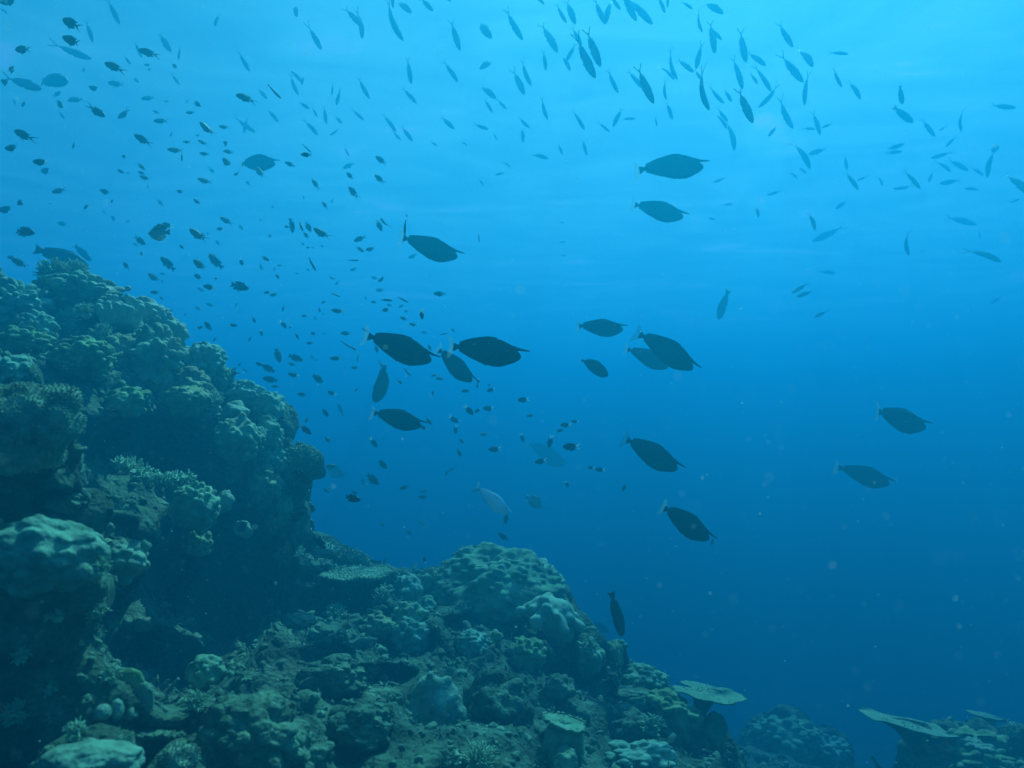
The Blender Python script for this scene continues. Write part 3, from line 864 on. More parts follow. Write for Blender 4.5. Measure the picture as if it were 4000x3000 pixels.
def snap(px, py, d):
    """The distance at which the rock lies behind that pixel, if it lies near d."""
    v = at(px, py, 1.0)
    hit = BVH.ray_cast(Vector((0, 0, 0)), v.normalized())[0]
    if hit is None:
        return d
    h = hit.dot(FWD)
    return h if abs(h - d) < 1.1 else d

for i, (px, py, d, r, n, th, up, lab) in enumerate(TUFT):
    d = snap(px, py, d) if d > 0 else -d
    tag(tuft('branching_coral', at(px, py, d), r * d / FPX, n, 500 + i, MAT['branch'], up, .9, th), lab, 'coral')
tag(tube('tube_sponge', at(945, 2065, snap(945, 2065, 3.4) - .04), 30 * 3.4 / FPX, .07, (-.1, -.9, .45), MAT['sponge']), 'pale ring-mouthed tube sponge on the dark reef face', 'sponge')
tag(massive('mushroom_coral', at(555, 2735, snap(555, 2735, 2.4) - .012), (.036, .014, .046), 3, 77, MAT['smooth'], .04, 4, .08), 'flat oval coral disc standing on edge in the gloom', 'coral')
tag(massive('mushroom_coral', at(500, 2660, snap(500, 2660, 2.5) - .012), (.05, .02, .034), 3, 78, MAT['massive_c'], .05, 4, .08), 'dim slanted coral disc above the flat oval one', 'coral')
tag(massive('round_sponge', at(400, 2785, snap(400, 2785, 2.0) - .012), (.022, .022, .022), 6, 79, MAT['sponge'], .1, 4, .1), 'knob-like pale sponge left of a smaller one in the gloom', 'sponge')
tag(massive('round_sponge', at(457, 2775, snap(457, 2775, 2.0) - .012), (.018, .018, .028), 4, 80, MAT['sponge'], .1, 4, .1), 'small upright pale sponge beside the knob-like one', 'sponge')
tag(massive('round_sponge', at(383, 2532, snap(383, 2532, 2.2) - .012), (.014, .014, .013), 4, 81, MAT['sponge'], .1, 3, .1), 'tiny bright sponge on the shaded near wall', 'sponge')


# deep seabed below the drop-off
def seabed():
    nx = 90
    xs, ys = np.linspace(-155, 155, nx), np.linspace(-45, 225, nx)
    X, Y = np.meshgrid(xs, ys)
    P = np.stack([X.ravel(), Y.ravel(), X.ravel() * 0], 1)
    P[:, 2] = BED_Z + .8 * fbm(P * .12, 3, 8)
    i = (np.arange(nx - 1)[:, None] * nx + np.arange(nx - 1)[None]).ravel()
    tag(link('seabed', mesh_np('seabed', P, np.stack([i, i + 1, i + nx + 1, i + nx], 1), True, [MAT['sand']])), kind='structure')
seabed()

# loose rubble, crusts and stubs strewn over the rock: beyond counting
def rubble():
    global rng
    keep, rng = rng, np.random.default_rng(90)
    A, B_, C_ = (REEF_V[_tri[:, q]] for q in range(3))
    N = np.cross(B_ - A, C_ - A)
    ar = np.linalg.norm(N, axis=1)
    cen = (A + B_ + C_) / 3
    N = N / np.maximum(ar, 1e-12)[:, None]
    ok = (cen[:, 1] < 7.2) & (cen[:, 0] > -3.6) & (cen[:, 0] < 3.4) & (N[:, 2] > -.1) & ((N * -cen).sum(1) > 0)
    dist = np.linalg.norm(cen, axis=1)
    w = ar * ok / dist ** 1.2 * np.clip(N[:, 2] + .35, .15, 1)
    idx = rng.choice(len(_tri), size=9000, p=w / w.sum())
    s = Soup()
    for q, i in enumerate(idx):
        p, nn = cen[i], N[i]
        u = rng.random()
        sz = dist[i] ** .6 * rng.uniform(.004, .012) * (1 + 1.0 * (rng.random() < .05))
        if u < .78:
            V, F = ico(2)
            k = 1 + .10 * rng.normal(size=len(V)).clip(-1.6, 1.6) + .28 * np.sin(V @ rng.normal(size=3) * 3)
            M = np.array(Matrix.Rotation(rng.uniform(0, 6.28), 3, Vector(rng.normal(size=3))))
            s.add((V * k[:, None] * np.array([1, rng.uniform(.5, 1), rng.uniform(.4, .9)]) * sz) @ M.T + p, F)
        else:
            for j in range(rng.integers(2, 6)):
                d = nn + rng.normal(size=3) * .6 + np.array([0, 0, .3])
                s.twig(p - nn * .01 + rng.normal(size=3) * sz * .4, d, sz * rng.uniform(.8, 1.7), sz * .22, sz * .14, .2, 5, 2)
    V, F = s.arrays()
    rng = keep
    tag(link('coral_rubble', mesh_np('coral_rubble', V, F, True, [MAT['rubble']])), kind='stuff')
rubble()

# ------------------------------------------------------------------ fish: meshes of unit length, snout (or horn tip) at x = +0.5, tail tip at x = -0.5, back up
def fish_mat(name, back, flank, belly, rough=.5, stripes=None, alpha=1.0, thin=0.0, spot=.55, spec=.25):
    m, n, L = new_mat(name)
    out = n.new('ShaderNodeOutputMaterial')
    b = n.new('ShaderNodeBsdfPrincipled')
    b.inputs['Roughness'].default_value = rough
    b.inputs['Specular IOR Level'].default_value = spec
    tc = n.new('ShaderNodeTexCoord')
    sep = n.new('ShaderNodeSeparateXYZ')
    mr = n.new('ShaderNodeMapRange')
    mr.inputs[1].default_value, mr.inputs[2].default_value = -.16, .16
    rp = n.new('ShaderNodeValToRGB')
    cr = rp.color_ramp
    cols = [(0, belly), (.5, flank), (1, back)] if stripes is None else [(i / (len(stripes) - 1), c) for i, c in enumerate(stripes)]
    while len(cr.elements) < len(cols):
        cr.elements.new(.5)
    for e, (p, c) in zip(cr.elements, cols):
        e.position, e.color = p, (*c, 1)
    if stripes is not None:
        mr.inputs[1].default_value, mr.inputs[2].default_value = -.085, .085
    no = n.new('ShaderNodeTexNoise')
    no.inputs['Scale'].default_value = 22
    no.inputs['Detail'].default_value = 5
    mx = n.new('ShaderNodeMix')
    mx.data_type = 'RGBA'
    mx.blend_type = 'MULTIPLY'
    mx.inputs[0].default_value = spot
    L.new(tc.outputs['Object'], sep.inputs[0])
    L.new(tc.outputs['Object'], no.inputs['Vector'])
    L.new(sep.outputs['Z'], mr.inputs[0])
    L.new(mr.outputs[0], rp.inputs[0])
    L.new(rp.outputs[0], mx.inputs[6])
    L.new(no.outputs[0], mx.inputs[7])
    L.new(mx.outputs[2], b.inputs['Base Color'])
    if alpha < 1:
        b.inputs['Alpha'].default_value = alpha
    if thin:     # fin membrane lets light through
        tl = n.new('ShaderNodeBsdfTranslucent')
        ms = n.new('ShaderNodeMixShader')
        ms.inputs[0].default_value = thin
        L.new(mx.outputs[2], tl.inputs[0])
        L.new(b.outputs[0], ms.inputs[1])
        L.new(tl.outputs[0], ms.inputs[2])
        if alpha < 1:
            b.inputs['Alpha'].default_value = 1
            tp = n.new('ShaderNodeBsdfTransparent')
            m2 = n.new('ShaderNodeMixShader')
            m2.inputs[0].default_value = alpha
            L.new(tp.outputs[0], m2.inputs[1])
            L.new(ms.outputs[0], m2.inputs[2])
            ms = m2
        L.new(ms.outputs[0], out.inputs[0])
    else:
        L.new(b.outputs[0], out.inputs[0])
    return m


FM = dict(
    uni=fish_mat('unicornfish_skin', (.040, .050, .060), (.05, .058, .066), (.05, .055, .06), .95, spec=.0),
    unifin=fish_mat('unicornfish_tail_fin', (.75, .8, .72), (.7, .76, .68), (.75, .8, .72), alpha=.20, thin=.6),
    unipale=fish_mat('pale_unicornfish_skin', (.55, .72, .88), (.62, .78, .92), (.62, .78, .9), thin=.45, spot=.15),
    eye=fish_mat('fish_eye', (.01, .01, .01), (.01, .01, .01), (.01, .01, .01), .15),
    fus=fish_mat('fusilier_skin', (.26, .35, .45), (.46, .57, .68), (.58, .66, .74), .9, spec=.05),
    fustip=fish_mat('fusilier_tail', (.07, .08, .08), (.08, .09, .09), (.07, .08, .08), alpha=.75),
    fusblack=fish_mat('fusilier_tail_tip', (.01, .01, .01), (.01, .01, .01), (.01, .01, .01)),
    chr=fish_mat('chromis_skin', (.24, .23, .14), (.16, .16, .12), (.20, .20, .16)),
    dark=fish_mat('dark_fish_skin', (.018, .018, .020), (.014, .014, .016), (.02, .02, .02)),
    white=fish_mat('white_tail', (.95, .96, .93), (.95, .96, .93), (.95, .96, .93), thin=.5, spot=.05),
    yellow=fish_mat('yellow_tail', (.85, .75, .15), (.85, .75, .15), (.85, .75, .15), thin=.5, spot=.1),
    striped=fish_mat('striped_skin', None, None, None, stripes=[(.5, .55, .5), (.04, .05, .05), (.04, .05, .05), (.6, .65, .6), (.03, .04, .04), (.03, .04, .04), (.55, .6, .55)]),
    banded=fish_mat('parrotfish_skin', (.02, .025, .025), (.03, .04, .035), (.03, .04, .035)),
    pale=fish_mat('pale_fish_skin', (.5, .55, .48), (.55, .6, .52), (.55, .58, .5)),
    mottle=fish_mat('mottled_fish_skin', (.45, .5, .42), (.7, .72, .62), (.6, .64, .55)),
    butter=fish_mat('butterflyfish_skin', None, None, None, stripes=[(.6, .64, .6), (.25, .28, .27), (.75, .78, .74), (.25, .28, .27), (.7, .74, .7), (.25, .28, .27)]),
    grey=fish_mat('grey_fish_skin', (.10, .115, .11), (.12, .135, .13), (.15, .165, .16)),
)


def loft(st, n=14, bend=0.0, power=1.0):
    """A closed body through cross-sections (x, top z, bottom z, half width)."""
    V, F = [], []
    for x, zt, zb, hw in st:
        c, h = (zt + zb) / 2, (zt - zb) / 2
        for k in range(n):
            a = 2 * math.pi * k / n
            V.append((x, hw * math.copysign(abs(math.cos(a)) ** power, math.cos(a)), c + h * math.sin(a)))
    for i in range(len(st) - 1):
        for k in range(n):
            F.append((i * n + k, (i + 1) * n + k, (i + 1) * n + (k + 1) % n, i * n + (k + 1) % n))
    V.append((st[0][0], 0, (st[0][1] + st[0][2]) / 2))
    V.append((st[-1][0], 0, (st[-1][1] + st[-1][2]) / 2))
    for k in range(n):
        F.append((len(V) - 2, k, (k + 1) % n))
        F.append((len(V) - 1, (len(st) - 1) * n + (k + 1) % n, (len(st) - 1) * n + k))
    return V, F


def plate(poly, t=.006):
    """A thin fin from its outline in the x-z plane."""
    n = len(poly)
    V = [(x, t / 2, z) for x, z in poly] + [(x, -t / 2, z) for x, z in poly]
    F = [tuple(range(n)), tuple(range(2 * n - 1, n - 1, -1))]
    F += [(i, n + i, n + (i + 1) % n, (i + 1) % n) for i in range(n)]
    return V, F


def fish_mesh(name, parts, mats, bend=0.0):
    """Joins (verts, faces, material slot) pieces and sweeps the tail sideways by bend."""
    V, F, mi = [], [], []
    for v, f, m in parts:
        o = len(V)
        V += v
        F += [tuple(i + o for i in q) for q in f]
        mi += [m] * len(f)
    if 'unicorn' in name:      # level the line from tail to horn
        V = [(x, y, z - .0425 + .085 * x) for x, y, z in V]
    V = [(x, y + bend * max(0, .25 - x) ** 2 * 2 - bend * .25 * max(0, x - .1), z) for x, y, z in V]
    me = mesh_np(name, V, F, True, mats, mi)
    return me


def body_parts(kind):
    """(body pieces, tail pieces) of one species."""
    if kind == 'u':          # unicornfish with a long horn
        st = [(-.375, .085, .062, .010), (-.36, .112, .055, .014), (-.345, .130, .042, .018), (-.30, .143, .012, .028), (-.22, .158, -.035, .040), (-.10, .172, -.095, .052), (0, .176, -.148, .058),
              (.08, .166, -.172, .060), (.16, .142, -.178, .058), (.22, .112, -.164, .054), (.28, .080, -.146, .047), (.325, .040, -.130, .038), (.358, .006, -.114, .030), (.380, -.018, -.100, .022), (.394, -.034, -.086, .014), (.400, -.048, -.074, .007)]
        b = [(*loft(st, 18), 0)]
        horn = [(.24, .096, .020, .024), (.30, .074, .014, .024), (.35, .052, .010, .020), (.40, .036, .006, .015), (.45, .024, .002, .011), (.49, .013, -.002, .007), (.5, .006, 0, .003)]
        b.append((*loft(horn, 10), 0))
        b.append((*plate([(-.345, .127), (-.30, .142), (-.22, .157), (-.1, .170), (0, .175), (.1, .160), (.1, .172), (0, .190), (-.1, .186), (-.22, .173), (-.30, .158), (-.352, .142)], .008), 0))
        b.append((*plate([(-.345, .046), (-.28, .004), (-.2, -.045), (-.1, -.093), (0, -.146), (0, -.158), (-.1, -.108), (-.2, -.062), (-.28, -.012), (-.352, .030)], .008), 0))
        b.append((*plate([(-.36, .102), (-.40, .125), (-.428, .132), (-.428, .035), (-.40, .042), (-.36, .066)], .010), 0))
        t = [(*plate([(-.395, .122), (-.43, .168), (-.465, .205), (-.495, .222), (-.484, .150), (-.486, .085), (-.496, .02), (-.5, -.050), (-.465, -.034), (-.43, .002), (-.395, .045)], .005), 0)]
        return b, t
    if kind == 'g':          # hornless surgeonfish
        st = [(-.38, .050, .028, .010), (-.36, .062, .018, .014), (-.335, .085, .0, .02), (-.27, .125, -.045, .035), (-.15, .175, -.115, .052), (0, .215, -.175, .062), (.13, .215, -.205, .064), (.25, .185, -.205, .06),
              (.35, .135, -.180, .05), (.42, .085, -.145, .038), (.47, .030, -.105, .026), (.495, -.01, -.07, .012)]
        b = [(*loft(st, 16), 0), (*plate([(-.33, .084), (-.15, .172), (0, .212), (.13, .213), (.13, .228), (0, .232), (-.17, .192), (-.345, .100)], .008), 0), (*plate([(-.33, .004), (-.15, -.112), (0, -.172), (.1, -.195), (.1, -.21), (0, -.19), (-.17, -.13), (-.345, -.012)], .008), 0),
             (*plate([(-.36, .055), (-.41, .085), (-.43, .085), (-.43, -.01), (-.41, -.008), (-.36, .024)], .01), 0)]
        t = [(*plate([(-.41, .08), (-.455, .135), (-.495, .165), (-.475, .10), (-.47, .04), (-.48, -.02), (-.5, -.08), (-.455, -.055), (-.41, -.008)], .005), 0)]
        return b, t
    if kind == 'f':          # fusilier: spindle body, forked tail with dark tips
        st = [(-.34, .013, -.013, .008), (-.29, .022, -.020, .013), (-.2, .048, -.044, .026), (-.08, .078, -.075, .042), (.06, .096, -.098, .053), (.2, .100, -.102, .056), (.32, .086, -.088, .050), (.41, .062, -.064, .037), (.47, .034, -.036, .021), (.5, .006, -.012, .006)]
        b = [(*loft(st, 12), 0), (*plate([(-.22, .040), (-.05, .080), (.15, .097), (.2, .112), (.05, .108), (-.1, .086), (-.25, .052)]), 0), (*plate([(-.24, -.036), (-.12, -.064), (-.02, -.088), (-.05, -.104), (-.14, -.082), (-.26, -.05)]), 0),
             (*plate([(.18, -.06), (.10, -.115), (.05, -.125), (.10, -.08)]), 0)]
        t = [(*plate([(-.32, .014), (-.37, .040), (-.435, .082), (-.43, .060), (-.385, .018), (-.365, 0), (-.385, -.018), (-.43, -.060), (-.435, -.082), (-.37, -.040), (-.32, -.014)], .006), 0),
             (*plate([(-.43, .079), (-.5, .118), (-.497, .098), (-.43, .056)], .008), 1), (*plate([(-.43, -.079), (-.5, -.118), (-.497, -.098), (-.43, -.056)], .008), 1)]
        return b, t
    if kind in ('c', 'w', 'y'):   # chromis: deep oval, deeply forked tail
        dp = {'c': 1.0, 'w': 1.12, 'y': .95}[kind]
        st = [(-.22, .032, -.030, .014), (-.18, .045, -.042, .02), (-.08, .105, -.098, .042), (.04, .150, -.145, .062), (.16, .168, -.165, .072), (.28, .155, -.150, .070), (.38, .115, -.112, .056), (.45, .070, -.070, .038), (.49, .026, -.030, .016), (.5, .004, -.008, .006)]
        st = [(x, a * dp, b_ * dp, w) for x, a, b_, w in st]
        b = [(*loft(st, 12), 0), (*plate([(-.17, .046 * dp), (-.03, .122 * dp), (.15, .166 * dp), (.28, .155 * dp), (.18, .190 * dp), (.02, .178 * dp), (-.10, .152 * dp), (-.24, .120 * dp), (-.15, .085 * dp)]), 0),
             (*plate([(-.17, -.042 * dp), (-.03, -.118 * dp), (.08, -.15 * dp), (.02, -.188 * dp), (-.10, -.160 * dp), (-.24, -.112 * dp), (-.15, -.08 * dp)]), 0),
             (*plate([(.16, -.15 * dp), (.02, -.235 * dp), (-.03, -.245 * dp), (.06, -.15 * dp)]), 0)]
        if kind == 'c':
            t = [(*plate([(-.20, .036), (-.29, .075), (-.40, .118), (-.5, .150), (-.42, .095), (-.33, .045), (-.285, 0), (-.33, -.045), (-.42, -.095), (-.5, -.150), (-.40, -.118), (-.29, -.075), (-.20, -.036)], .010), 0)]
        else:
            t = [(*plate([(-.19, .040), (-.29, .095), (-.40, .145), (-.5, .165), (-.41, .095), (-.345, .035), (-.325, 0), (-.345, -.035), (-.41, -.095), (-.5, -.165), (-.40, -.145), (-.29, -.095), (-.19, -.040)], .016), 0)]
        return b, t
    if kind == 'd':          # damselfish: deep body, rounded ragged fins, fan tail
        st = [(-.28, .055, -.045, .016), (-.22, .075, -.066, .024), (-.1, .130, -.120, .045), (.04, .165, -.165, .062), (.18, .170, -.175, .068), (.30, .145, -.152, .064), (.40, .102, -.108, .05), (.46, .062, -.066, .033), (.495, .02, -.026, .014), (.5, .0, -.01, .006)]
        b = [(*loft(st, 12), 0), (*plate([(-.20, .080), (-.05, .150), (.12, .168), (.27, .15), (.2, .205), (.1, .195), (.05, .215), (-.05, .200), (-.1, .215), (-.2, .195), (-.30, .165), (-.25, .11)]), 0),
             (*plate([(-.20, -.070), (-.05, -.148), (.08, -.17), (.0, -.215), (-.1, -.20), (-.2, -.205), (-.30, -.150), (-.25, -.10)]), 0), (*plate([(.2, -.165), (.06, -.26), (.02, -.26), (.1, -.165)]), 0)]
        t = [(*plate([(-.25, .062), (-.36, .105), (-.48, .125), (-.5, .095), (-.455, .05), (-.44, .005), (-.455, -.04), (-.5, -.085), (-.48, -.115), (-.36, -.095), (-.25, -.055)], .010), 0)]
        return b, t
    if kind == 's':          # slim striped wrasse
        st = [(-.42, .030, -.028, .012), (-.34, .040, -.038, .02), (-.2, .060, -.058, .034), (0, .080, -.078, .046), (.2, .084, -.082, .048), (.35, .066, -.064, .04), (.45, .038, -.038, .024), (.5, .008, -.008, .008)]
        b = [(*loft(st, 12), 0)]
        t = [(*plate([(-.41, .028), (-.5, .052), (-.5, -.050), (-.41, -.027)], .010), 0)]
        return b, t
    if kind in ('p', 'r', 't', 'h'):   # parrotfish and long wrasses
        k = {'p': 1.0, 'r': .86, 't': 1.12, 'h': .9}[kind]
        st = [(-.36, .046, -.044, .018), (-.3, .054, -.052, .028), (-.2, .082, -.080, .044), (-.05, .118, -.116, .062), (.1, .136, -.138, .072), (.24, .134, -.138, .074), (.36, .110, -.114, .064), (.44, .074, -.08, .046), (.49, .030, -.038, .02), (.5, .005, -.015, .01)]
        st = [(x, a * k, b_ * k, w * k) for x, a, b_, w in st]
        b = [(*loft(st, 14), 0), (*plate([(-.28, .052 * k), (-.05, .114 * k), (.2, .134 * k), (.26, .150 * k), (.05, .150 * k), (-.15, .120 * k), (-.32, .076 * k)]), 0), (*plate([(-.28, -.05 * k), (-.12, -.095 * k), (.02, -.125 * k), (0, -.145 * k), (-.16, -.12 * k), (-.32, -.075 * k)]), 0),
             (*plate([(.16, -.03 * k), (.02, -.07 * k), (-.02, -.045 * k), (.0, -.0), (.12, .01)], .13 * k), 0)]
        t = [(*plate([(-.34, .046 * k), (-.42, .080 * k), (-.5, .100 * k), (-.47, .04 * k), (-.465, 0), (-.47, -.04 * k), (-.5, -.098 * k), (-.42, -.078 * k), (-.34, -.044 * k)], .012), 0)]
        return b, t
    # b, k: disc-shaped butterflyfish
    st = [(-.34, .05, -.05, .016), (-.28, .08, -.08, .024), (-.15, .20, -.19, .045), (0, .27, -.26, .06), (.14, .28, -.27, .066), (.26, .22, -.22, .06), (.36, .13, -.14, .046), (.43, .06, -.07, .03), (.5, .012, -.022, .012)]
    b = [(*loft(st, 14), 0), (*plate([(-.26, .09), (-.1, .23), (.1, .28), (.2, .25), (.08, .33), (-.1, .32), (-.3, .22), (-.34, .12)]), 0), (*plate([(-.26, -.09), (-.1, -.22), (.1, -.27), (.0, -.32), (-.18, -.30), (-.33, -.18), (-.33, -.11)]), 0)]
    t = [(*plate([(-.32, .05), (-.42, .095), (-.5, .10), (-.48, 0), (-.5, -.10), (-.42, -.095), (-.32, -.05)], .010), 0)]
    return b, t


SPECIES = {   # object name, category, body material, tail material, length in metres, how a label calls it, group
    'c': ('chromis', 'fish', 'chr', 'chr', .125, 'small oval chromis', 'small oval chromis shoaling above the reef'),
    'w': ('white_tailed_damselfish', 'fish', 'dark', 'white', .105, 'small dark white-tailed fish', 'dark white-tailed damselfish off the reef edge'),
    'y': ('yellow_tailed_damselfish', 'fish', 'dark', 'yellow', .11, 'small dark yellow-tailed fish', 'dark yellow-tailed damselfish off the reef edge'),
    'd': ('damselfish', 'fish', 'dark', 'dark', .15, 'black ragged-finned damselfish', 'black damselfish round the reef'),
    's': ('striped_wrasse', 'fish', 'striped', 'striped', .10, 'thin striped wrasse', 'thin striped wrasses in open water'),
    'f': ('fusilier', 'fish', 'fus', 'fustip', .42, 'slender fusilier', 'slender fusiliers shoaling below the surface'),
    'p': ('parrotfish', 'fish', 'banded', 'banded', .45, 'parrotfish', None),
    'r': ('wrasse', 'fish', 'banded', 'banded', .34, 'long dark wrasse', None),
    't': ('parrotfish', 'fish', 'banded', 'pale', .40, 'parrotfish', None),
    'h': ('parrotfish', 'fish', 'pale', 'pale', .16, 'parrotfish', None),
    'b': ('butterflyfish', 'fish', 'butter', 'butter', .2, 'butterflyfish', None),
    'k': ('butterflyfish', 'fish', 'mottle', 'mottle', .2, 'butterflyfish', None),
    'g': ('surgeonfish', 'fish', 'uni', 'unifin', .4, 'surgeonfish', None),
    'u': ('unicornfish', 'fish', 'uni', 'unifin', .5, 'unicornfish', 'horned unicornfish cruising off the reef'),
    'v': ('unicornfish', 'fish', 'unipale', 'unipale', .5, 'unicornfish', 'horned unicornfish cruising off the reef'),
}
BENDS = {'c': (-.25, 0, .3, .55), 'w': (-.3, 0, .35), 'y': (0, .3), 'd': (-.25, 0, .3), 's': (-.2, .25), 'f': (-.45, -.15, .1, .4), 'u': (-.2, 0, .22), 'p': (-.15, .2), 'r': (.1,), 't': (.9,), 'h': (.9,), 'b': (0,), 'k': (.2,), 'g': (.1,), 'v': (.1,)}
MESH = {}
for k_, (nm, _, bm_, tm_, *_r) in SPECIES.items():
    body, tail = body_parts('u' if k_ == 'v' else k_)
    for q, bd in enumerate(BENDS[k_]):
        tm = [FM[tm_], FM['fusblack']] if k_ == 'f' else [FM[tm_]]
        MESH[k_, q, 'body'] = fish_mesh(nm + '_body', body, [FM[bm_]], bd)
        MESH[k_, q, 'tail'] = fish_mesh(nm + '_tail_fin', tail, tm, bd)
        MESH[k_, q, 'whole'] = fish_mesh(nm, body + [(v, f, m + 1) for v, f, m in tail], [FM[bm_]] + tm, bd)
# paired fins and eyes of the big ones
_pec = {s: fish_mesh('unicornfish_pectoral_fin', [([(x, s * (.052 + .010 * i), z) for i, (x, z) in enumerate([(.17, -.02), (.19, -.06), (.10, -.115), (.03, -.105), (.05, -.05)])] + [(x, s * (.046 + .010 * i), z) for i, (x, z) in enumerate([(.17, -.02), (.19, -.06), (.10, -.115), (.03, -.105), (.05, -.05)])],
        [(0, 1, 2, 3, 4), (9, 8, 7, 6, 5)] + [(i, 5 + i, 5 + (i + 1) % 5, (i + 1) % 5) for i in range(5)], 0)], [FM['uni']]) for s in (-1, 1)}
_eye = {s: mesh_np('eye', ico(2)[0] * np.array([.016, .007, .016]) + np.array([.315, s * .040, .0]), ico(2)[1], True, [FM['eye']]) for s in (-1, 1)}


FISH = {}
